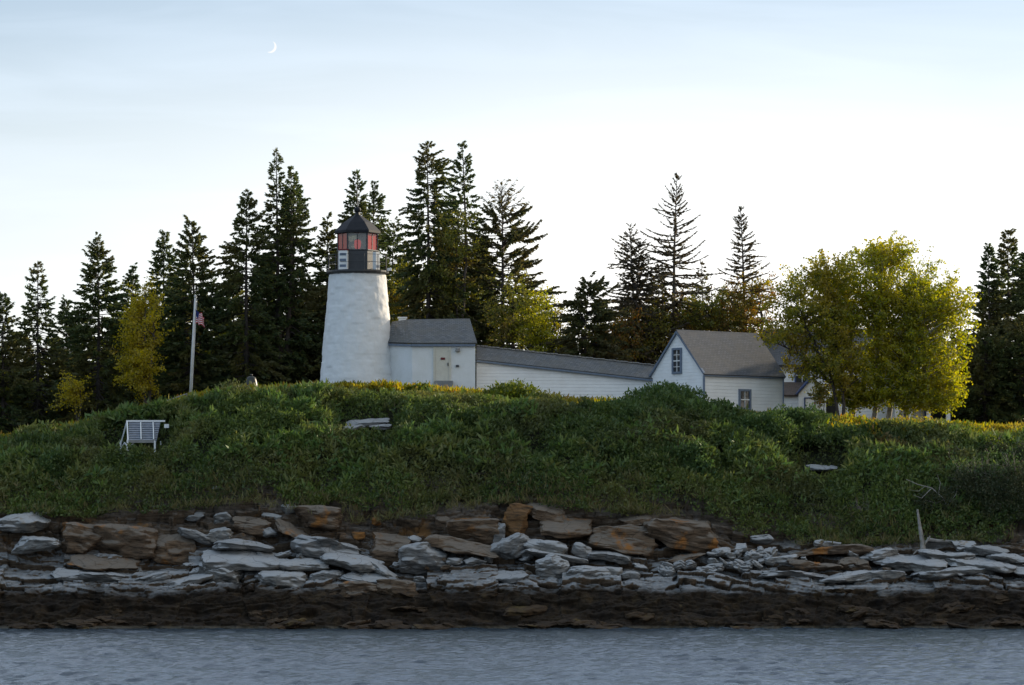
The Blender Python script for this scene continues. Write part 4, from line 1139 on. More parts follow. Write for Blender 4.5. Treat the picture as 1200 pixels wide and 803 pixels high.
for k, (px, yy_, pt, pb, hw, mt) in enumerate([(18, 240, 420, 500, 24, 'olive_leaf'), (60, 241, 415, 490, 22, 'olive_leaf'), (128, 241, 395, 480, 26, 'olive_leaf'), (198, 242, 385, 468, 24, 'olive_leaf'), (245, 242, 400, 462, 26, 'olive_leaf'),
                                           (278, 243, 350, 460, 26, 'olive_leaf'), (395, 244, 350, 452, 24, 'olive_leaf'), (476, 241, 300, 400, 24, 'olive_leaf'), (560, 241, 300, 400, 28, 'olive_leaf'), (655, 240, 365, 425, 24, 'olive_leaf'), (706, 240, 370, 425, 28, 'olive_leaf'), (752, 241, 350, 425, 26, 'rust_leaf'), (806, 241, 340, 400, 26, 'rust_leaf'), (852, 242, 340, 400, 24, 'olive_leaf')]):
    leafy_at(px, yy_, pt, pb, hw, "olive or rusty understorey tree filling a gap low between the conifers", 140 + k, mt, 34, 80, group="understorey trees between the conifers")

# the big leafy trees in front of the keeper's house
Yb = 225.5
x0 = X(1018, Yb); z0 = gz1(x0, Yb); s_ = Yb / F
def lx(px): return (px - 1018) * s_
def lz(py): return Z(py, Yb) - z0
broadleaf((x0, Yb, z0),
          [[(lx(1000), 0, -.3), (lx(998), .1, lz(430)), (lx(985), .3, lz(340))], [(lx(1024), .3, -.3), (lx(1028), .2, lz(420)), (lx(1035), .2, lz(300))],
           [(lx(1062), 0, -.3), (lx(1064), -.2, lz(430)), (lx(1075), -.3, lz(330))], [(lx(1040), .5, -.3), (lx(1052), .4, lz(420)), (lx(1095), .2, lz(350))]],
          [(lx(1030), 0, lz(338), 3.0, 2.4, 2.4, 174), (lx(1085), -.2, lz(372), 2.5, 2.0, 2.7, 159), (lx(1010), -.3, lz(395), 2.7, 2.0, 2.9, 174), (lx(1075), -.5, lz(430), 2.6, 1.7, 1.9, 159), (lx(975), 0, lz(352), 2.2, 1.8, 1.9, 87), (lx(1020), -.7, lz(452), 2.8, 1.4, 0.9, 101), (lx(1045), .3, lz(297), 1.5, 1.2, .8, 37), (lx(1118), 0, lz(360), 1.0, .9, 1.2, 31), (lx(1088), -.5, lz(460), 1.7, 1.0, .75, 66), (lx(1010), -.8, lz(466), 2.0, 1.0, .6, 60), (lx(1080), -.7, lz(470), 1.9, .9, .55, 60), (lx(1055), -.3, lz(375), 2.6, 2.0, 2.4, 101)],
          "big yellow-green birch clump with pale trunks in front of the keeper's house", 120, 'birch_leaf', name='birch_tree', bark='birch_bark', per=78, leaf=0.135, r0=0.17, spread=0.36)
x1 = X(982, 223.5); z1 = gz1(x1, 223.5)
def mx(px): return (px - 982) * 223.5 / F
def mz(py): return Z(py, 223.5) - z1
broadleaf((x1, 223.5, z1),
          [[(mx(986), 0, -.3), (mx(974), .1, mz(445)), (mx(950), 0, mz(390)), (mx(925), 0, mz(340))], [(mx(990), 0, -.3), (mx(986), .2, mz(430)), (mx(970), .2, mz(330))], [(mx(974), .1, mz(448)), (mx(945), 0, mz(420)), (mx(905), .1, mz(400))]],
          [(mx(945), 0, mz(348), 2.1, 1.6, 1.6, 70), (mx(930), -.2, mz(392), 2.0, 1.4, 1.3, 60), (mx(968), -.1, mz(395), 1.9, 1.4, 2.0, 66), (mx(975), 0, mz(322), 1.4, 1.2, 1.1, 34), (mx(950), -.2, mz(430), 1.3, .9, .7, 20), (mx(985), -.2, mz(440), 1.2, .9, .8, 24)],
          "leaning leafy tree with thin rusty-olive foliage reaching over the cottage roof", 121, 'maple_leaf', name='maple_tree', per=70, leaf=0.13, r0=0.12, spread=0.33)
leafy_at(962, 222.5, 450, 474, 9, "orange-leaved sapling beside the keeper's house entry", 122, 'rust_leaf', 12, 50, r0=0.03, spread=0.2)
print("trees done")

# ------------------------------------------------------------------ ground cover
def on_ground(px, py, lift=0.0):
    """Depth at which the slope (plus lift) shows at (px, py)."""
    ys = np.arange(Y_EDGE - 1, Y_CREST + 2, 0.05)
    g_ = ground((px - 600) * ys / F, ys) + lift - (EYE + (HORIZON - py) * ys / F)
    k_ = np.argmax(g_ > 0)
    return float(ys[k_]) if g_.max() > 0 else Y_CREST
Y_FRAME = on_ground(160, 531, 0.05)
Y_OUT = [on_ground(430, 502, 0.1), on_ground(202, 485, 0.05), on_ground(962, 552, 0.1)]
CLEARINGS = [(164, 44, Y_FRAME - 3.3, Y_FRAME + 1.2), (430, 42, Y_OUT[0] - 3.0, Y_OUT[0] + 1.0), (202, 34, Y_OUT[1] - 2.4, Y_OUT[1] + 1.0), (962, 30, Y_OUT[2] - 3.0, Y_OUT[2] + 0.8)]
def canopy(x, y):
    """Height of the shrubbery above the ground."""
    t = np.clip((y - Y_EDGE) / (Y_CREST - Y_EDGE), 0, 1.6)
    wx, wy = x + 0.8 * fbm(x * 0.7, y * 0.7, None, 2, 91), y + 0.8 * fbm(x * 0.7 + 9, y * 0.7, None, 2, 92)
    best = np.full(np.shape(x), 9.0)
    gx, gy = np.floor(wx / 1.9), np.floor(wy / 1.9)
    for dx in (-1, 0, 1):
        for dy in (-1, 0, 1):
            cx_, cy_ = gx + dx + 500, gy + dy
            px_ = (gx + dx + 0.1 + 0.8 * hsh(cx_, cy_)) * 1.9; py_ = (gy + dy + 0.1 + 0.8 * hsh(cx_, cy_, cx_ * 0 + 4)) * 1.9
            rr_ = 0.8 + 0.9 * hsh(cx_, cy_, cx_ * 0 + 9)
            best = np.minimum(best, np.hypot(wx - px_, wy - py_) / rr_)
    mound = np.sqrt(np.clip(1 - best * best * 0.8, 0, 1))
    amt = np.interp(t, [0, 0.05, 0.3, 0.72, 0.92, 1.1, 1.6], [0.2, 0.7, 1.35, 1.15, 0.38, 0.16, 0.12])
    u = 600 + x * F / y
    amt = amt * (1 + 0.35 * np.exp(-((u - 790) / 60) ** 2))
    clear = np.ones(np.shape(x))
    for (pu, rx_, ya, yb2) in CLEARINGS:
        clear = np.minimum(clear, np.clip(np.maximum(np.abs(u - pu) / rx_, np.abs(y - (ya + yb2) / 2) / ((yb2 - ya) / 2)) * 3 - 2.4, 0, 1))
    b2 = np.full(np.shape(x), 9.0); qx, qy = wx / 0.62, wy / 0.62; gx, gy = np.floor(qx), np.floor(qy)
    for dx in (-1, 0, 1):
        for dy in (-1, 0, 1):
            cx_, cy_ = gx + dx + 900, gy + dy
            b2 = np.minimum(b2, np.hypot(qx - gx - dx - 0.15 - 0.7 * hsh(cx_, cy_), qy - gy - dy - 0.15 - 0.7 * hsh(cx_, cy_, cx_ * 0 + 2)))
    small = np.sqrt(np.clip(1 - b2 * b2 * 1.6, 0, 1))
    return amt * clear * (0.30 * small + 0.9 * mound + 0.4 * fbm(x * 0.5, y * 0.5, None, 3, 96))

def tufts(n, ymin, ymax, umin, umax, seed, leaf, k, mask=None, up=0.7, spread=0.12, depth=0.35, wid=0.24, base=None):
    rng = np.random.default_rng(seed)
    y = rng.uniform(ymin, ymax, n); u = rng.uniform(umin, umax, n); x = (u - 600) * y / F
    if mask is not None:
        keep = rng.random(n) < mask(x, y, u); x, y, u = x[keep], y[keep], u[keep]
    n = len(x)
    h = canopy(x, y) if base is None else base(x, y)
    z = ground(x, y) + h - depth * rng.random(n) ** 1.5 * np.clip(h, 0.1, 1)
    p = np.stack([x, y, z], -1)
    ax = rng.normal(0, 0.35, (n, 3)); ax[:, 2] += 1; ax[:, 1] -= 0.35
    ax /= np.linalg.norm(ax, axis=1, keepdims=True)
    size = leaf * rng.uniform(0.65, 1.5, n)
    out = []
    for j in range(k):
        d = rng.normal(size=(n, 3)) * 0.75 + ax * up; d /= np.linalg.norm(d, axis=1, keepdims=True)
        q = p + rng.normal(0, spread, (n, 3)) * np.array([1, 1, .7])
        L = size * rng.uniform(0.7, 1.3, n)
        out.append(diamonds(q, d, L, L * wid, rng))
    return np.concatenate(out)

def edge_mask(x, y, u):
    n = fbm(x * 0.9, y * 0.9, None, 3, 111)
    keep = np.clip((y - Y_EDGE + 0.2 + 2.6 * (fbm(x * 0.22, y * 0, None, 2, 112) - 0.5)) / 0.7 + (n - 0.5) * 3.0, 0, 1)
    keep = keep * np.where(u < 930, np.clip((Y_CREST - 0.3 - y) * 1.2 + (n - 0.5) * 2, 0, 1), 1.0)
    keep = keep * np.where(canopy(x, y) < 0.03, 0.25, 1.0)
    return keep
v = np.concatenate([tufts(44000, Y_EDGE - 0.5, Y_CREST + 1.5, -60, 1260, 201, 0.16, 7, edge_mask, spread=0.13, depth=0.4),
                    tufts(26000, Y_EDGE - 0.5, Y_CREST + 1.5, -60, 1260, 204, 0.12, 7, edge_mask, spread=0.09, depth=0.3),
                    tufts(5000, Y_EDGE - 0.5, Y_CREST + 1.0, -60, 1260, 205, 0.32, 6, lambda x, y, u: edge_mask(x, y, u) * (fbm(x * 0.4, y * 0.4, None, 3, 141) > 0.5), up=1.2, wid=0.12),
                    tufts(9000, Y_EDGE - 0.4, Y_CREST + 1.5, -500, -60, 202, 0.2, 5, edge_mask), tufts(9000, Y_EDGE - 0.4, Y_CREST + 1.5, 1260, 1700, 203, 0.2, 5, edge_mask)])
tag(np_mesh("shrubbery", v, quads(v), M['shrub']), "dense low green shrubs and ferns covering the slope below the buildings", "ground cover", kind="stuff")
M['fern'] = leafmat("fern_fronds", [(0.060, 0.108, 0.032), (0.098, 0.156, 0.042), (0.14, 0.185, 0.048)], 0.34, (0.155, 0.145, 0.046), 0.4)
def fern_mask(x, y, u):
    n = fbm(x * 0.28 + 40, y * 0.42, None, 3, 151)
    return edge_mask(x, y, u) * np.clip((y - Y_EDGE) / 5, 0.15, 1) * (canopy(x, y) > 0.03) * np.clip((Y_CREST - 1.6 - y) / 1.0, 0, 1) * np.clip((n - 0.49) * 9, 0, 1) * np.interp(u, [-60, 200, 640, 760, 960, 1260], [0.5, 1, 1, 0.25, 0.3, 0.8])
v = tufts(15000, Y_EDGE, Y_CREST, -60, 1260, 221, 0.34, 7, fern_mask, up=0.75, spread=0.10, depth=0.10, wid=0.13, base=lambda x, y: canopy(x, y) + 0.10)
tag(np_mesh("fern_patches", v, quads(v), M['fern']), "lighter green fern-like patches between the shrubs on the slope", "ground cover", kind="stuff")
M['stalk'] = leafmat("dry_stalks", [(0.10, 0.095, 0.04), (0.17, 0.14, 0.06), (0.12, 0.13, 0.04)], 0.3)
def stalk_mask(x, y, u):
    n = fbm(x * 0.5 + 80, y * 0.5, None, 3, 161)
    low = np.clip(1.3 - (y - Y_EDGE) / 2.6, 0.0, 1)
    keep = np.clip((y - Y_EDGE + 0.9) / 0.5, 0, 1)
    return keep * (canopy(x, y) > 0.03) * np.clip((n - 0.50 + 0.14 * low) * 8, 0, 1) * (0.25 + 0.75 * low)
v = tufts(12000, Y_EDGE - 1.0, Y_CREST, -60, 1260, 231, 0.34, 6, stalk_mask, up=2.2, spread=0.10, depth=0.10, wid=0.05, base=lambda x, y: canopy(x, y) * 0.85)
tag(np_mesh("dry_stalks", v, quads(v), M['stalk']), "brownish dry grass and stalks hanging over the rocks and between the shrubs", "grass", kind="stuff")
def crest_mask(x, y, u):
    n = fbm(x * 0.6, y * 0.6, None, 3, 130)
    m_ = np.interp(u, [-200, 60, 150, 300, 640, 690, 760, 900, 960, 1250], [0.1, 0.3, 0.6, 1, 1, 0.6, 0.3, 0.3, 1, 1])
    yy = np.interp(u, [0, 900, 980, 1250], [Y_CREST - 1.0, Y_CREST - 1.0, Y_CREST - 4.0, Y_CREST - 4.0])
    return np.clip((y - yy) * 0.8 + (n - 0.5) * 2.5, 0, 1) * m_
v = np.concatenate([tufts(26000, Y_CREST - 5, Y_CREST + 4.0, -60, 1260, 211, 0.24, 6, crest_mask, up=1.5, spread=0.12, depth=0.2, wid=0.16, base=lambda x, y: canopy(x, y) * 0.7 + 0.10 + 0.35 * fbm(x * 0.8, y * 0.8, None, 2, 131))])
tag(np_mesh("crest_weeds", v, quads(v), M['weed']), "sunlit yellow and rusty weeds along the crest in front of the buildings", "ground cover", kind="stuff")
rng_ = np.random.default_rng(9)
yy = rng_.uniform(Y_CREST + 1, Y_CREST + 30, 26000); uu = rng_.uniform(-100, 1300, 26000); xx = (uu - 600) * yy / F
p = np.stack([xx, yy, ground(xx, yy) - 0.02], -1); d = rng_.normal(0, 0.3, p.shape); d[:, 2] = 1; d /= np.linalg.norm(d, axis=1, keepdims=True)
v = diamonds(p, d, rng_.uniform(0.15, 0.45, len(p)), np.full(len(p), 0.025), rng_)
tag(np_mesh("dry_grass", v, quads(v), M['weed']), "dry grass on the level ground around the buildings", "grass", kind="stuff")

M['scrub'] = leafmat("dark_scrub_leaves", [(0.030, 0.044, 0.018), (0.052, 0.062, 0.026), (0.075, 0.070, 0.034)], 0.25)
def bush(px, py_base, Y, w, h, label, seed, mat='bush', n=900, leaf=0.15, k=7, stems=True):
    """A single shrub: stems from one foot, leaf tufts over an uneven dome."""
    rng = np.random.default_rng(seed)
    x = X(px, Y); z0 = gz1(x, Y)
    t = empty("bush", (x, Y, z0), label, "bush")
    d = rng.normal(size=(n, 3)); d[:, 2] = np.abs(d[:, 2]); d /= np.linalg.norm(d, axis=1, keepdims=True)
    lump = 0.65 + 0.7 * vnoise(d[:, 0] * 2.6 + 9, d[:, 1] * 2.6 + 9, d[:, 2] * 2.6 + 9, seed)
    p = d * np.array([w, w * 0.8, h]) * (rng.uniform(0.3, 1, n) ** 0.4 * lump)[:, None]
    out = []
    for j in range(k):
        dv = rng.normal(size=(n, 3)) * 0.7 + d * 0.7 + np.array([0, 0, 0.4]); dv /= np.linalg.norm(dv, axis=1, keepdims=True)
        L = leaf * rng.uniform(0.6, 1.4, n)
        out.append(diamonds(p + rng.normal(0, 0.10, p.shape), dv, L, L * 0.27, rng))
    wd = Wood()
    for j in range(14):
        e = p[rng.integers(n)] * 0.9
        wd.add(np.stack([np.array([0, 0, -.1]), e * np.array([.35, .35, .55]), e]), np.array([.03, .02, .008]), 4)
    wd.build("stem", M['bark'], t)
    v = np.concatenate(out); np_mesh("foliage", v, quads(v), M[mat], t)
    return t
bush(596, 470, 217.8, 1.75, 1.15, "bright rounded bush on the crest in front of the passage's upper end", 301, 'bright_bush', 1100, 0.17)
bush(684, 474, 222.0, 0.5, 0.75, "small dark sprig of a shrub against the passage's white wall", 302, 'bush', 160, 0.14)
bush(786, 480, 216.6, 2.7, 1.9, "large dark green bush in front of the cottage gable", 303, 'bush', 2600, 0.16)
bush(736, 490, 215.6, 2.2, 1.1, "lower green bush against the left flank of the largest bush", 304, 'bush', 1500, 0.16)
bush(850, 488, 216.5, 2.2, 0.75, "dark glossy bush below the cottage's long wall, left of its lower window", 305, 'bush', 1700, 0.17)
bush(905, 492, 216.4, 2.0, 0.75, "dark glossy bush below the cottage's far corner", 306, 'bush', 1500, 0.17)
bush(952, 494, 216.2, 1.6, 1.15, "dark glossy bush in front of the keeper's house entry", 307, 'bush', 1300, 0.17)
bush(1182, 498, 217.2, 0.7, 0.55, "small bright green bush on the crest under the right-hand dark spruces", 308, 'bright_bush', 300, 0.13)
bush(1060, 508, 214.8, 1.6, 1.15, "yellow-green sunlit bush on the slope below the birch clump", 309, 'bright_bush', 800, 0.17)
bush(1115, 512, 214.6, 1.7, 1.2, "yellow-green sunlit bush right of its twin below the birch clump", 310, 'bright_bush', 800, 0.17)
bush(490, 462, 218.0, 0.9, 0.75, "small yellow-green bush below the service building's door", 311, 'bright_bush', 350, 0.16)
bush(402, 458, 218.0, 0.8, 0.55, "small yellow-green bush below the lighthouse's foot", 312, 'bright_bush', 300, 0.16)

for k, (px, py, w_, h_, mt, lab) in enumerate([
    (700, 512, 1.7, 1.1, 'shrub', "broad mid-green shrub below the passage's lower end"), (758, 524, 2.0, 1.35, 'bush', "large dark shrub below the biggest bush of the cottage gable"),
    (828, 520, 2.1, 1.45, 'bush', "largest dark shrub on the slope below the cottage corner"), (886, 528, 1.9, 1.25, 'bush', "dark shrub on the slope below the cottage's far corner"),
    (934, 520, 1.7, 1.15, 'bush', "dark shrub on the slope above the half-hidden pale outcrop"), (800, 566, 1.9, 1.1, 'bush', "dark shrub low on the slope under the largest one"),
    (640, 500, 1.5, 0.9, 'shrub', "mid-green shrub below the bright rounded crest bush"), (540, 520, 1.4, 0.9, 'shrub', "mid-green shrub in the middle of the slope below the service building"),
    (330, 520, 1.5, 0.9, 'shrub', "mid-green shrub on the slope between the slatted frame and the layered outcrop"), (262, 500, 1.2, 0.8, 'bush', "dark shrub just under the crest below the fog bell"),
    (1098, 612, 1.3, 1.3, 'scrub', "dark scrub bush behind the upright driftwood stump"), (1140, 604, 1.7, 1.9, 'scrub', "tall dark scrub bush right of the driftwood, reaching up the slope"),
    (1188, 612, 1.8, 2.2, 'scrub', "tallest dark scrub bush at the right end of the shore"), (1212, 570, 1.8, 1.7, 'scrub', "dark scrub bush cut off by the right edge of the picture"),
    (1160, 560, 1.5, 1.1, 'scrub', "dark scrub bush behind the pale dry shrub"), (60, 570, 1.4, 0.8, 'bush', "dark low shrub above the pale slab at the left edge")]):
    bush(px, py, on_ground(px, py), w_, h_ + (0.75 if mt != 'scrub' else 0.5), lab, 370 + k, mt, int(760 * w_ ** 1.6), 0.12 if mt == 'scrub' else 0.16)
rs_ = random.Random(21)
M['brown_bush'] = leafmat("brownish_bush_leaves", [(0.07, 0.075, 0.026), (0.12, 0.105, 0.034), (0.15, 0.10, 0.04)], 0.3)
for k in range(30):
    px = rs_.uniform(-10, 1210) if k < 14 else rs_.uniform(690, 990)
    top = float(np.interp(px, _cu, _cp)) + 24; bot = float(np.interp(px, _eu, _ep)) - 14
    py = rs_.uniform(top, bot) if k < 14 else rs_.uniform(top - 4, top + 60)
    if abs(px - 166) < 60 or abs(px - 430) < 60 or abs(px - 202) < 50 or (abs(px - 962) < 45 and 520 < py < 590): continue
    w_ = rs_.uniform(0.8, 1.6)
    bush(px, py, on_ground(px, py), w_, 0.5 + w_ * rs_.uniform(0.55, 0.85), "rounded shrub, one of many, rising from the green slope", 330 + k, rs_.choice(['bush', 'bush', 'shrub', 'shrub', 'brown_bush'] if k < 14 else ['bush', 'bush', 'bush', 'shrub']), int(500 * w_ ** 1.6), rs_.uniform(0.11, 0.19))["group"] = "shrubs on the slope"
# bare twiggy shrubs and driftwood at the right
def twiggy(px, py, Y, h, spread, label, seed, n=16, mat='twig', lean=0.0, thick=0.02, leaves=0, leaf_mat='bush'):
    rng = np.random.default_rng(seed)
    Y = on_ground(px, py)
    x = X(px, Y); z0 = gz1(x, Y)
    t = empty("bare_shrub", (x, Y, z0), label, "shrub")
    w = Wood(); ends = []
    for k in range(n):
        a = rng.uniform(0, 6.28); e = np.array([math.cos(a) * spread * rng.uniform(.2, 1) + lean, math.sin(a) * spread * 0.6 * rng.uniform(.2, 1), h * rng.uniform(0.55, 1)])
        mid = e * np.array([.45, .45, .6]) + rng.normal(0, .05, 3)
        w.add(np.stack([np.array([rng.normal(0, .1), rng.normal(0, .1), -.1]), mid, e]), np.array([thick, thick * .7, .005]), 4)
        for q in range(5):
            f = rng.uniform(.3, 1); s = mid * (1 - f) + e * f
            w.add(np.stack([s, s + rng.normal(0, .16, 3) + np.array([lean * .1, 0, .22])]), np.array([thick * .45, .004]), 3)
            ends.append(s + rng.normal(0, .15, 3) + np.array([0, 0, .12]))
    w.build("stem", M[mat], t)
    if leaves:
        p = np.repeat(np.array(ends), leaves, 0) + rng.normal(0, .14, (len(ends) * leaves, 3))
        d = rng.normal(size=p.shape); d /= np.linalg.norm(d, axis=1, keepdims=True)
        v = diamonds(p, d, np.full(len(p), .12), np.full(len(p), .032), rng); np_mesh("foliage", v, quads(v), M[leaf_mat], t)
    return t
twiggy(1148, 600, 206.2, 3.0, 1.7, "tall grey twiggy shrub with few leaves above the shore at the right", 401, 34, leaves=5)
twiggy(1196, 606, 206.6, 3.4, 1.6, "tall brownish twiggy shrub cut off by the right edge of the picture", 402, 30, leaves=6)
twiggy(1012, 618, 205.4, 1.3, 0.45, "thin upright dead shrub on the lower slope, left of the driftwood stump", 403, 10)
twiggy(1165, 556, 210.5, 1.9, 1.5, "pale dry shrub on the slope above the twiggy ones", 404, 26, leaves=9, leaf_mat='bright_bush')
twiggy(1110, 562, 210.0, 1.6, 1.2, "dry shrub beside the bleached fallen branch", 405, 18, leaves=7, leaf_mat='bush')

def wood_thing(name, paths, label, cat, mat='drift', Y=205.0):
    """paths: ([(px, py, dy)...], r0, r1)"""
    base = P(paths[0][0][0][0], paths[0][0][0][1], Y + paths[0][0][0][2])
    t = empty(name, base, label, cat)
    for i, (pts, r0, r1) in enumerate(paths):
        w = Wood()
        q = np.array([tuple(P(a, b_, Y + c_) - base) for a, b_, c_ in pts])
        w.add(q, np.linspace(r0, r1, len(q)), 7)
        w.build("trunk" if i == 0 else "limb", M[mat], t)
    return t
wood_thing("dead_branch", [([(1122, 630, 0.3), (1116, 606, .2), (1106, 585, .1), (1092, 572, 0), (1076, 568, -.1), (1062, 562, -.1)], .045, .015), ([(1106, 585, .1), (1098, 590, 0), (1084, 586, -.2)], .03, .01), ([(1092, 572, 0), (1080, 584, -.1), (1070, 580, -.2)], .025, .01), ([(1116, 606, .2), (1108, 596, .1), (1090, 592, 0)], .025, .008), ([(1100, 578, 0), (1102, 566, 0), (1098, 556, 0)], .018, .005), ([(1084, 570, 0), (1076, 576, -.1), (1066, 574, -.2)], .016, .005), ([(1110, 592, .1), (1120, 580, .2), (1122, 570, .2)], .018, .005)],
           "bleached bare fallen branch forking over the slope at the right", "branch", Y=205.5)
wood_thing("driftwood_stump", [([(1082, 652, -.2), (1081, 636, -.1), (1078, 618, 0), (1075, 597, .1)], .17, .05), ([(1081, 640, -.1), (1088, 632, -.2), (1090, 628, -.2)], .08, .03), ([(1081, 644, -.1), (1074, 646, -.2), (1070, 650, -.3)], .07, .03)],
           "upright bleached driftwood stump at the top of the pale ledge", "driftwood", Y=203.4)
wood_thing("driftwood_log", [([(1086, 632, 0), (1098, 634, 0), (1112, 634.5, .1), (1128, 634, .1)], .11, .06)],
           "bleached driftwood log lying beside the upright stump", "driftwood", Y=203.6)

# ------------------------------------------------------------------ loose rocks
def rock_mesh(name, d, mat, seed, block=4.0, rough=0.12, tilt=(0, 0, 0), cuts=5, n=12):
    rng = np.random.default_rng(seed)
    a = np.linspace(-1, 1, n)
    V, Fq, off = [], [], 0
    for ax in range(3):
        for s in (-1, 1):
            g1, g2 = np.meshgrid(a, a)
            p = np.zeros((n * n, 3)); p[:, ax] = s; p[:, (ax + 1) % 3] = g1.ravel(); p[:, (ax + 2) % 3] = g2.ravel()
            i = np.arange(n - 1)[None, :] + np.arange(n - 1)[:, None] * n
            q = np.stack([i, i + 1, i + 1 + n, i + n], -1).reshape(-1, 4)
            Fq.append((q if s > 0 else q[:, ::-1]) + off); V.append(p); off += n * n
    p = np.concatenate(V); f = np.concatenate(Fq)
    key = np.round(p * 1e4).astype(np.int64); _, idx, inv = np.unique(key, axis=0, return_index=True, return_inverse=True)
    p = p[idx]; f = inv.reshape(-1)[f]
    r = (np.abs(p) ** block).sum(1) ** (-1 / block)
    p = p * r[:, None]
    taper = rng.uniform(-0.5, 0.5)
    p[:, 2] *= 1 + taper * p[:, 0] * (0.9 if d[2] < 0.45 * d[0] else 0.3)
    p[:, 2] += 0.35 * rng.normal() * (p[:, 0] ** 2 - 0.4) * min(1, d[0] / d[2] * 0.2)
    for k in range(cuts + 2):                                # flat broken faces
        nrm = rng.normal(size=3); nrm /= np.linalg.norm(nrm)
        lim = rng.uniform(0.52, 0.86) * (np.abs(nrm)).sum() ** 0.6
        o = p @ nrm - lim
        p = p - np.where(o > 0, o, 0)[:, None] * nrm * 0.95
    p = p * np.array(d) / 2
    m_ = max(d)
    q = p / m_ * 3 + seed * 1.37
    p = p + (fbm(q[:, 0], q[:, 1], q[:, 2] * 2.5, 3, seed)[:, None] - 0.5) * rough * m_ * np.array([1, 1, 0.55]) * (p / (np.linalg.norm(p, axis=1, keepdims=True) + 1e-6)) * 2
    lay = hsh(np.floor(p[:, 2] / 0.2 + 50 + p[:, 0] * 0.25 + p[:, 1] * 0.3), p[:, 0] * 0 + seed)
    p[:, :2] *= (1 + (lay - 0.5) * 0.09)[:, None]
    p += (fbm(q[:, 0] * 2.5 + 7, q[:, 1] * 2.5, q[:, 2] * 3, 4, seed + 5)[:, None] - 0.5) * rough * m_ * 0.8 * np.array([.6, .6, .5])
    mt = (Matrix.Rotation(R(tilt[2]), 3, 'Z') @ Matrix.Rotation(R(tilt[1]), 3, 'Y') @ Matrix.Rotation(R(tilt[0]), 3, 'X'))
    p = p @ np.array(mt).T
    return np_mesh(name, p, f, M[mat])

def rock(px, py, w, h, Y, mat, label, seed, depth=None, tilt=0, block=4.0, cuts=5, group=None, name="boulder", cat="rock", rough=0.12):
    W, H = w * Y / F, h * Y / F
    o = rock_mesh(name, (W * 1.10, depth or max(0.6, W * 0.75), H * 1.05), mat, seed, block, rough, (random.Random(seed).uniform(-6, 14), tilt + random.Random(seed + 3).uniform(-4, 9), random.Random(seed + 1).uniform(-10, 10)), cuts, 12 if w < 26 else 30)
    o.location = P(px, py, Y + 0.16)
    return tag(o, label, cat, group)
rk = 500
def RK(*a, **k):
    global rk
    rk += 1
    return rock(*a[:6], a[6], rk, **k)
# left part
RK(24, 613, 62, 20, 203.6, 'rock_white', "pale flat slab at the left edge under the shrubs", tilt=-3, name="rock_slab")
RK(42, 638, 52, 15, 202.4, 'rock_white', "short squared white slab below the pale slab at the left edge", tilt=-1, block=7, name="rock_slab")
RK(95, 633, 54, 34, 203.2, 'rock_brown', "squared brown block standing right of the short white slab", block=8, cuts=2, name="rock_block")
RK(150, 636, 66, 38, 203.3, 'rock_brown', "brown block with slanting cracks, right of the squared brown block", block=7, cuts=3, name="rock_block")
RK(203, 645, 46, 36, 203.4, 'rock_brown', "rounded brown block at the right end of the brown blocks", block=4, name="rock_block")
RK(122, 660, 70, 12, 202.0, 'rock_brown', "thin brown layer of rock under the two brown blocks", block=6, name="rock_slab")
RK(102, 675, 75, 12, 200.9, 'rock_pale', "long grey slab at the foot of the brown blocks", tilt=-1, name="rock_slab")
RK(172, 679, 52, 9, 200.8, 'rock_pale', "thin grey slab tipping down to the left beside the foot slab", tilt=-12, name="rock_slab")
RK(215, 681, 62, 9, 200.7, 'rock_white', "narrow pale slab leading up to the round pale boulder", tilt=-8, name="rock_slab")
RK(226, 606, 26, 10, 204.2, 'rock_pale', "small pale rock at the shrubs' edge, left of the stacked white rocks")
RK(262, 609, 20, 16, 203.9, 'rock_white', "upper one of the two stacked white rocks under the shrubs")
RK(257, 627, 26, 18, 203.3, 'rock_white', "lower one of the two stacked white rocks under the shrubs")
RK(229, 628, 40, 12, 203.4, 'rock_pale', "tapering pale rock left of the two stacked white rocks", tilt=14)
RK(291, 618, 44, 22, 203.8, 'rock_brown', "brown rock with a pale top right of the two stacked white rocks")
RK(284, 642, 66, 14, 202.6, 'rock_pale', "upper pale ledge slab above the long white layer", tilt=-4, name="rock_slab")
RK(282, 656, 88, 20, 201.9, 'rock_white', "long thick white layer of rock above the round pale boulder", tilt=-3, name="rock_slab")
RK(264, 676, 42, 28, 201.0, 'rock_white', "round pale boulder with a dark hole on the ledge", block=2.6)
RK(243, 668, 18, 20, 201.2, 'rock_white', "small white rock left of the round pale boulder")
# centre left
RK(339, 598, 18, 13, 204.3, 'rock_white', "rounded white rock at the shrubs' edge left of the grey squared block")
RK(319, 605, 21, 8, 204.2, 'rock_white', "flat white rock just left of the rounded white one at the shrubs' edge")
RK(372, 607, 50, 24, 204.0, 'rock_brown', "grey-brown squared block under the shrubs' edge", block=6, cuts=3, tilt=5, name="rock_block")
RK(314, 624, 24, 11, 203.4, 'rock_pale', "rounded grey rock under the flat white one")
RK(345, 624, 46, 7, 203.3, 'rock_brown', "thin brown slab slanting below the grey-brown block", tilt=22, name="rock_slab")
RK(382, 643, 72, 26, 202.6, 'rock_pale', "large arched grey rock above the long curved white layer", block=2.4, name="rock_slab")
RK(356, 661, 62, 11, 201.8, 'rock_white', "left half of the long curved white layer", tilt=-5, name="rock_slab")
RK(414, 659, 64, 14, 201.7, 'rock_white', "crown of the long curved white layer", tilt=3, block=2.6, name="rock_slab")
RK(450, 671, 42, 10, 201.5, 'rock_white', "right end of the long curved white layer, dipping towards the sea", tilt=24, name="rock_slab")
RK(330, 679, 58, 21, 201.0, 'rock_white', "broad pale boulder right of the round one with the hole", block=3)
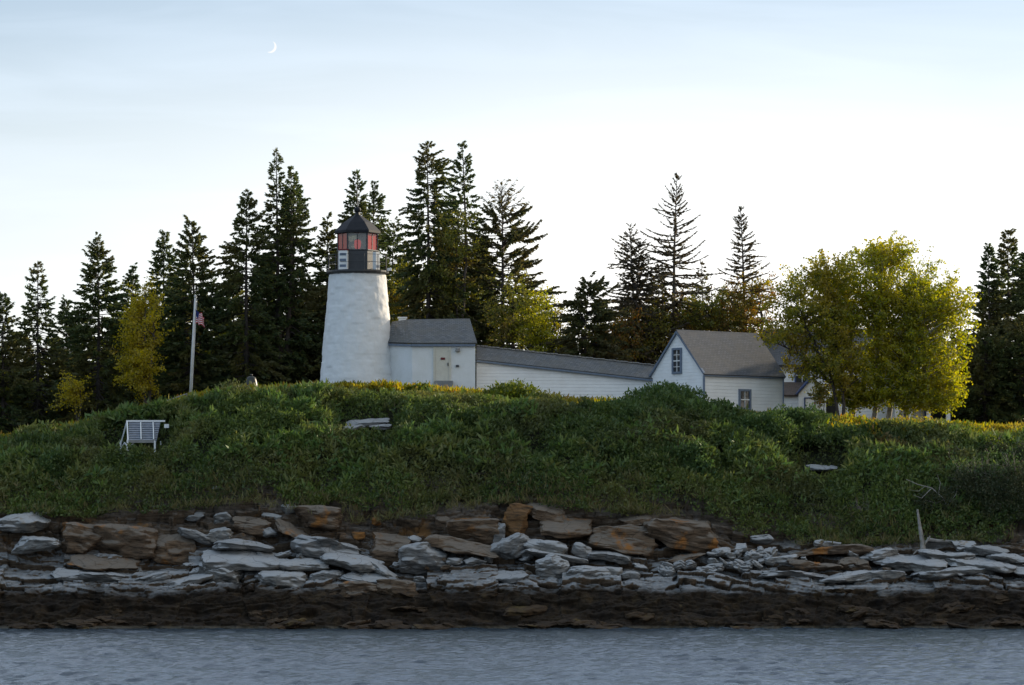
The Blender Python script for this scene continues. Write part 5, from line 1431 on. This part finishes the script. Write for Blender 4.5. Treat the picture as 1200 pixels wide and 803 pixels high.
RK(382, 676, 34, 16, 201.0, 'rock_pale', "grey boulder right of the broad pale boulder")
RK(424, 678, 62, 10, 200.9, 'rock_pale', "flat grey slab under the curved white layer", tilt=4, name="rock_slab")
RK(390, 692, 32, 16, 200.2, 'rock_brown', "dark boulder below the grey boulder on the seaweed", block=2.8)
RK(421, 691, 44, 18, 200.1, 'rock_brown', "rounded brown boulder on the seaweed, left of the squared one", block=3)
RK(464, 688, 42, 16, 200.2, 'rock_brown', "squared brown boulder on the seaweed below the curved layer's end", block=6)
RK(492, 679, 12, 6, 200.7, 'rock_white', "small bright white stone beside the squared brown boulder")
RK(495, 655, 48, 34, 202.0, 'rock_pale', "squared grey block standing right of the dark cleft", block=6, cuts=3, name="rock_block")
RK(486, 632, 15, 7, 203.1, 'rock_white', "small white stone on top of the squared grey block")
RK(456, 643, 46, 38, 203.0, 'rock_brown', "dark brown block in the cleft left of the squared grey block", block=5, name="rock_block")
RK(533, 658, 18, 8, 201.6, 'rock_white', "small pale stone at the foot of the brown wall of rock")
RK(556, 658, 24, 8, 201.6, 'rock_pale', "small grey stone left of the white triangular rock")
RK(522, 613, 22, 18, 204.0, 'rock_brown', "small brown rock left of the orange-topped block")
RK(554, 621, 54, 25, 203.5, 'rock_brown', "dark squared block with an orange-stained top under the shrubs", block=8, cuts=2, name="rock_block")
RK(553, 609, 40, 3.5, 203.7, 'rock_orange', "thin orange-stained cap on the dark squared block", block=6, name="rock_slab")
RK(420, 627, 14, 10, 203.7, 'rock_orange', "small orange-yellow stained rock under the shrubs")
RK(441, 611, 9, 10, 204.3, 'rock_orange', "tiny orange stone in the shrubs' lower edge")
RK(548, 642, 76, 18, 202.6, 'rock_brown', "long dark brown bed of rock under the orange-topped block", block=7, name="rock_slab")
# centre
RK(606, 612, 28, 42, 203.3, 'rock_orange', "upright block covered in bright orange lichen", block=6, cuts=3, name="rock_block")
RK(585, 626, 13, 26, 203.0, 'rock_pale', "narrow grey upright rock left of the orange block", block=4)
RK(643, 602, 46, 16, 203.9, 'rock_brown', "brown layered block right of the orange block's top", block=7, name="rock_block")
RK(660, 618, 62, 20, 203.4, 'rock_brown', "brown layered bed below the layered block right of the orange one", block=6, tilt=6, name="rock_slab")
RK(598, 642, 44, 26, 202.3, 'rock_pale', "white-topped triangular rock slanting down to the left", tilt=-28, name="rock_slab")
RK(640, 641, 46, 16, 202.2, 'rock_white', "pale banded slab right of the triangular rock", tilt=8, name="rock_slab")
RK(652, 653, 66, 9, 201.9, 'rock_white', "thin white stripe of rock under the pale banded slab", tilt=10, name="rock_slab")
RK(682, 646, 22, 16, 202.1, 'rock_pale', "small grey broken block at the end of the pale banded slab", tilt=18)
RK(647, 665, 36, 28, 200.9, 'rock_white', "big round grey-white boulder at the middle of the shore", block=2.4, cuts=3)
RK(690, 672, 50, 16, 200.8, 'rock_white', "long pale rock leaning against the big round boulder", tilt=-14)
RK(716, 672, 24, 18, 200.9, 'rock_white', "pointed white rock right of the long leaning one")
RK(738, 676, 20, 12, 200.9, 'rock_pale', "small brownish-grey rock right of the pointed white one")
RK(596, 676, 50, 9, 200.8, 'rock_pale', "low grey rock left of the big round boulder", tilt=-6)
RK(728, 633, 74, 30, 203.4, 'rock_brown', "brown cracked block of rock in the middle of the low cliff", block=6, name="rock_block")
RK(745, 612, 38, 12, 204.0, 'rock_brown', "small brown slab on the cracked block under the shrubs", tilt=-8, name="rock_slab")
RK(806, 625, 90, 30, 203.7, 'rock_brown', "long brown layered outcrop at the right end of the low cliff", block=6, name="rock_slab")
RK(712, 652, 50, 9, 202.4, 'rock_pale', "pale streaked slab under the cracked brown block", name="rock_slab")
RK(800, 655, 44, 8, 202.4, 'rock_brown', "brown slab slanting up to the right over the white rubble", tilt=-16, name="rock_slab")
RK(615, 714, 60, 9, 199.0, 'rock_weed', "flat dark slab lying on the seaweed zone in the middle", block=6, name="rock_slab")
# right
RK(868, 644, 18, 13, 202.8, 'rock_white', "white boulder at the top of the rubble right of the layered outcrop")
RK(845, 647, 20, 9, 202.6, 'rock_white', "flat white rock at the foot of the layered outcrop")
RK(882, 655, 20, 13, 202.2, 'rock_white', "rounded white boulder low in the rubble")
RK(893, 632, 24, 10, 203.7, 'rock_pale', "grey rock tucked under the shrubs above the rubble")
RK(960, 637, 12, 8, 203.3, 'rock_white', "left one of two white stones on the long brown ledge")
RK(974, 638, 20, 7, 203.3, 'rock_white', "right one of two white stones on the long brown ledge")
RK(975, 646, 86, 12, 203.1, 'rock_brown', "long brown ledge like a log above the pale ledges", block=5, name="rock_slab")
RK(1128, 640, 26, 11, 203.2, 'rock_white', "pale rock at the end of the driftwood log")
RK(1155, 645, 50, 9, 202.9, 'rock_pale', "flat grey slab at the top of the pale ledges near the right edge", name="rock_slab")
for (px, py, w, h, tl, ds) in [(915, 657, 34, 12, -4, "jagged white slab right of the rubble"), (955, 664, 60, 11, -3, "long white slab left of the reddish rock"), (1000, 661, 34, 13, 0, "reddish-grey broken rock in the pale ledges"), (1030, 651, 40, 12, -8, "white slab tipped up below the driftwood stump"),
                               (1062, 660, 84, 13, -5, "widest smooth pale ledge below the driftwood stump"), (1010, 675, 90, 9, -3, "lowest long white ledge above the dark seaweed"), (1110, 652, 60, 12, -3, "pale ledge below the driftwood log"), (1145, 661, 80, 12, 2, "smooth pale ledge near the right edge, above the lowest one"),
                               (1120, 671, 90, 9, -2, "low pale ledge near the right edge"), (1185, 655, 46, 10, 4, "pale ledge cut off by the right edge of the picture"), (1190, 668, 50, 9, 5, "lowest pale ledge at the right edge"), (930, 676, 76, 9, -4, "low grey ledge under the long white slab")]:
    RK(px, py, w, h, 202.4 - (py - 650) * 0.045, 'rock_white' if 'reddish' not in ds else 'rock_brown', ds, tilt=tl, name="rock_slab", rough=0.16)
# rubble and half-buried stones nobody could tell apart
rr_ = random.Random(77)
for k in range(46):
    px = rr_.uniform(770, 905); t_ = (px - 770) / 135
    py = 662 - 12 * t_ + rr_.uniform(-7, 16 - 4 * t_)
    RK(px, py, rr_.uniform(7, 17), rr_.uniform(5, 10), 202.5 - (py - 645) * 0.05, rr_.choice(['rock_white', 'rock_pale', 'rock_pale']), "small pale stone in the strip of rubble right of the middle of the shore", group="rubble stones", name="stone", block=rr_.uniform(2.1, 3.2), tilt=rr_.uniform(-35, 35), rough=0.2)
for k in range(60):
    px = rr_.choice([rr_.uniform(200, 480), rr_.uniform(480, 760), rr_.uniform(900, 1210)])
    py = rr_.uniform(648, 690)
    RK(px, py, rr_.uniform(6, 20), rr_.uniform(4, 9), 202.3 - (py - 650) * 0.045, rr_.choice(['rock_white', 'rock_pale', 'rock_pale', 'rock_brown']), "small loose stone lying among the pale ledges", group="loose stones on the ledges", name="stone", block=rr_.uniform(2.2, 4), tilt=rr_.uniform(-25, 25), rough=0.2)
for k in range(24):
    px = rr_.uniform(-20, 1220); py = rr_.uniform(694, 728)
    RK(px, py, rr_.uniform(14, 50), rr_.uniform(6, 13), 199.9 - (py - 692) * 0.055, 'rock_weed', "dark rock wrapped in seaweed just above the water", group="seaweed rocks", name="seaweed_rock", block=rr_.uniform(2.5, 5), rough=0.3, tilt=rr_.uniform(-12, 12))
for k in range(44):
    px = rr_.uniform(-20, 1220); py = rr_.uniform(727, 739)
    RK(px, py, rr_.uniform(8, 46), rr_.uniform(4, 9), 197.3 - (py - 730) * 0.16, 'rock_weed', "dark weedy rock half in the water at the shoreline", group="waterline rocks", name="seaweed_rock", block=rr_.uniform(2.2, 4), rough=0.3, tilt=rr_.uniform(-8, 8))
for k, (px, py) in enumerate([(185, 594), (207, 592), (222, 593), (252, 573), (688, 583), (752, 600), (811, 613)]):
    RK(px, py, rr_.uniform(7, 16), rr_.uniform(4, 7), 205.0, 'rock_white', "small pale stone showing through the shrubs' lower edge", group="stones in the shrubs", name="stone")
# outcrops in the slope
def outcrop(pieces, label, Y):
    base = P(pieces[0][0], pieces[0][1], Y)
    t = empty("rock_outcrop", base, label, "rock")
    for i, (px, py, w, h, tl) in enumerate(pieces):
        W, H = w * Y / F, h * Y / F
        o = rock_mesh("rock_layer", (W, 1.3, H), 'rock_pale', 900 + int(px) + i, 5, 0.10, (8, tl, 0), 4, 16)
        o.parent = t; o.location = P(px, py, Y - 0.2 * i) - base
outcrop([(430, 495.5, 50, 7, -5), (418, 499.5, 34, 7, -12), (446, 500, 26, 8, -6)], "grey-white layered rock outcrop among the shrubs below the lighthouse", Y_OUT[0])
outcrop([(202, 481, 46, 8, 0), (190, 483, 24, 6, -4)], "grey flat rock outcrop on the slope right of the slatted frame", Y_OUT[1])
outcrop([(962, 549, 38, 7, 3)], "pale flat rock outcrop half hidden on the shaded slope below the cottage", Y_OUT[2])
print("rocks done")

# ------------------------------------------------------------------ small man-made things
# flagpole and flag
Yg = 224.0
x0 = X(222.5, Yg); g0 = gz1(x0, Yg)
fp = empty("flagpole", (x0, Yg, g0), "grey flagpole leaning slightly, at the crest left of the lighthouse", "flagpole")
xt, zt_ = X(229, Yg), Z(349, Yg)
MB().tube([(x0, Yg, g0 - 0.3), ((x0 * .5 + xt * .5), Yg, (g0 + zt_) / 2), (xt, Yg, zt_)], [0.10, 0.085, 0.06], 10).build("shaft", M['pole'], fp, True)
MB().lathe([(0.03, 0), (0.085, 0.05), (0.085, 0.11), (0.03, 0.16)], 10, (xt, Yg, zt_ - 0.01)).build("finial", M['pole'], fp, True)
MB().tube([(x0 + .13, Yg - .08, g0 + 1.0), (xt + .10, Yg - .06, zt_ - .1)], 0.008, 4).build("halyard", M['white'], fp)
def flag_mat():
    m, nt, N, L, out = new_mat("flag_cloth")
    b = N.new("ShaderNodeBsdfDiffuse"); tr = N.new("ShaderNodeBsdfTranslucent")
    uv = N.new("ShaderNodeUVMap"); sx = N.new("ShaderNodeSeparateXYZ"); L.new(uv.outputs[0], sx.inputs[0])
    def mm(op, a, c):
        q = N.new("ShaderNodeMath"); q.operation = op
        for k, w in enumerate((a, c)):
            if hasattr(w, 'links'): L.new(w, q.inputs[k])
            else: q.inputs[k].default_value = w
        return q.outputs[0]
    st = mm('GREATER_THAN', mm('FRACT', mm('MULTIPLY', sx.outputs[1], 6.5), 0), 0.5)
    can = mm('MULTIPLY', mm('LESS_THAN', sx.outputs[0], 0.4), mm('GREATER_THAN', sx.outputs[1], 0.46))
    a = N.new("ShaderNodeMix"); a.data_type = 'RGBA'; L.new(st, a.inputs[0]); a.inputs[6].default_value = (0.55, 0.03, 0.05, 1); a.inputs[7].default_value = (0.8, 0.78, 0.76, 1)
    c = N.new("ShaderNodeMix"); c.data_type = 'RGBA'; L.new(can, c.inputs[0]); L.new(a.outputs[2], c.inputs[6]); c.inputs[7].default_value = (0.03, 0.05, 0.18, 1)
    for s in (b, tr): L.new(c.outputs[2], s.inputs[0])
    mx_ = N.new("ShaderNodeMixShader"); mx_.inputs[0].default_value = 0.4
    L.new(b.outputs[0], mx_.inputs[1]); L.new(tr.outputs[0], mx_.inputs[2]); L.new(mx_.outputs[0], out.inputs[0])
    return m
def flag():
    nu, nv = 40, 26
    U, V = np.meshgrid(np.linspace(0, 1, nu), np.linspace(0, 1, nv))
    L_, H_ = 1.15, 0.78                      # hangs in soft folds, its fly end swept down beside the pole
    fold = np.sin(U * 17 + V * 2.0) * 0.085 * U ** 0.6
    x = 0.07 + U * 0.52 + 0.05 * np.sin(U * 9 + V * 3)
    z = (V - 1) * H_ * (1 - 0.25 * U) - 0.40 * U ** 1.3 + 0.05 * np.sin(U * 12)
    y = fold - 0.02
    p = np.stack([x, y, z], -1).reshape(-1, 3)
    i = np.arange(nu - 1)[None, :] + np.arange(nv - 1)[:, None] * nu
    f = np.stack([i, i + 1, i + 1 + nu, i + nu], -1).reshape(-1, 4)
    o = np_mesh("flag", p, f, flag_mat(), None, True)
    uv = o.data.uv_layers.new(name="UVMap")
    UV = np.stack([U, V], -1).reshape(-1, 2)[f.ravel()]
    uv.data.foreach_set("uv", UV.astype(np.float32).ravel())
    o.location = P(227.4, 363, Yg - 0.08)
    tag(o, "small red, white and blue striped flag hanging limp from the flagpole", "flag")
flag()

# white slatted frame on the slope
Ys = Y_FRAME
fx0, fx1 = X(149, Ys), X(193, Ys)
rz_, ez_ = Z(493.5, Ys), Z(518, Ys)
ft = empty("slatted_frame", (X(165, Ys), Ys, gz1(X(165, Ys), Ys)), "white wooden A-shaped frame with slatted side on the green slope", "frame")
yf, yb_ = Ys - 0.75, Ys + 0.55
fxe = X(188, Ys)
mb = MB(); mb.bar((fx0 - .04, Ys, rz_), (fx1 + .02, Ys, rz_), 0.09, 0.09); mb.build("ridge_beam", M['white'], ft)
for xx in (fx0, ):
    MB().bar((xx + .12, yf, ez_ - .02), (xx, Ys, rz_ - .03), 0.11, 0.07, up=(1, 0, 0)).build("rafter", M['white'], ft)
    MB().bar((X(141, Ys), yb_ - .2, ez_ - .05), (xx - .02, Ys, rz_ - .03), 0.11, 0.07, up=(1, 0, 0)).build("rafter", M['white'], ft)
MB().bar((X(140.5, Ys), yb_ - .25, Z(536, Ys)), (X(140.5, Ys), yb_ - .25, ez_ + .12), 0.09).build("leg", M['white'], ft)
MB().bar((X(151.2, Ys), yf - .02, Z(529, Ys)), (X(151.2, Ys), yf - .02, ez_ + .10), 0.09).build("leg", M['white'], ft)
MB().bar((X(183, Ys), yf - .02, Z(533, Ys)), (X(183, Ys), yf - .02, ez_ + .05), 0.09).build("leg", M['white'], ft)
MB().bar((X(186, Ys), yb_ - .2, Z(533, Ys)), (X(188, Ys), yb_ - .2, ez_ + .05), 0.09).build("leg", M['white'], ft)
mb = MB(); mb.bar((X(142, Ys), yb_ - .27, Z(524, Ys)), (X(146, Ys), yb_ - .6, Z(519, Ys)), 0.05); mb.bar((X(146, Ys), yb_ - .6, Z(519, Ys)), (X(151, Ys), yf, Z(524, Ys)), 0.05); mb.bar((X(154, Ys), yf + .1, Z(524, Ys)), (X(158.5, Ys), yf + .2, Z(518.5, Ys)), 0.05)
mb.build("brace", M['white'], ft)
mb = MB(); ns = 9
for k in range(ns):
    t_ = 0.06 + 0.86 * k / (ns - 1)
    y_, z_ = Ys + (yf - Ys) * t_, rz_ + (ez_ - rz_) * t_
    mb.bar((fx0 + .06 + .12 * t_, y_ + .03, z_), (fxe - 0.02 * k, y_ + .03, z_), 0.03, 0.085, up=(0, -0.9, 0.5))
mb.build("slats", plain("worn_white_slats", (0.46, 0.47, 0.50), (0.30, 0.31, 0.34), 0.7, 5), ft)
mb = MB(); mb.slab([(fx0 + .1, Ys + .02, rz_ - .06), (X(152, Ys), yf + .06, ez_), (fxe - .15, yf + .06, ez_), (fxe, Ys + .02, rz_ - .06)], 0.02)
mb.build("backing_panel", plain("dark_blue_grey_board", (0.24, 0.26, 0.30), (0.15, 0.17, 0.21), 0.7, 7), ft)
for px_, dx_ in ((165, 2.0), (179.5, 2.2)):
    MB().bar((X(px_ + dx_, Ys), yf - .04, ez_ + .10), (X(px_, Ys), Ys - .05, rz_ - .08), 0.085, 0.05, up=(1, 0, 0)).build("batten", M['white'], ft)
mb = MB(); mb.bar((X(151, Ys), yf - .02, ez_ + .01), (X(183, Ys), yf - .02, ez_ + .01), 0.06, 0.15); mb.build("bottom_rail", M['grey'], ft)
mb = MB(); mb.box((X(195.5, Ys), Ys - .1, Z(499.5, Ys)), (0.24, 0.2, 0.2)); mb.build("end_block", M['white'], ft)

# old fog bell on a plinth
Yq = 223.2
bx, bz = X(294.5, Yq), Z(459.5, Yq)
fb = empty("fog_bell", (bx, Yq, gz1(bx, Yq)), "old dark fog bell standing on a low grey plinth left of the lighthouse", "bell")
MB().lathe([(0.50, 0), (0.50, .04), (0.43, .12), (0.36, .30), (0.30, .55), (0.25, .72), (0.15, .80), (0.05, .82)], 28, (bx, Yq, bz + .06)).build("bell_body", M['bronze'], fb, True)
MB().lathe([(0.07, 0), (0.07, .10), (0.03, .13)], 10, (bx, Yq, bz + .87)).build("crown_loop", M['bronze'], fb, True)
pl_ = gz1(bx, Yq)
MB().box((bx, Yq, (bz + .06 + pl_ - .2) / 2), (1.15, 1.0, bz + .06 - pl_ + .2)).build("plinth", M['granite_step'], fb)
# low grey stone wall leading to the lighthouse
wa, wb_ = P(309, 455.5, 223.6), P(378, 451.5, 223.9)
sw = MB(); g_ = Z(470, 223.6)
wallslab(sw, wa, wb_, g_, (wa.z, wb_.z), 0.4)
o = sw.build("stone_wall", rockmat("grey_wall_stone", (0.24, 0.24, 0.25), (0.12, 0.12, 0.12), None, (0.34, 0.35, 0.37)), None)
tag(o, "low grey stone wall between the fog bell and the lighthouse", "wall")
# thin handrail climbing the crest to the flagpole
hr = empty("handrail", (X(165, 218.5), 218.5, gz1(X(165, 218.5), 218.5)), "thin weathered wooden handrail climbing the crest to the flagpole", "railing")
rp = [(128, 496), (150, 486), (175, 477), (200, 468), (219, 461.5)]
mb = MB()
for (a, b_), (c, d_) in zip(rp, rp[1:]): mb.bar(P(a, b_, 218.4), P(c, d_, 218.4), 0.05, 0.06)
mb.build("rail", M['grey'], hr)
for a, b_ in rp:
    p_ = P(a, b_, 218.46); MB().bar((p_.x, p_.y, gz1(p_.x, p_.y) - .2), (p_.x, p_.y, p_.z + .02), 0.07).build("post", M['grey'], hr)
print("done")

for o in bpy.data.objects:
    if o.parent is None and "label" in o and "kind" not in o: o["kind"] = "thing"
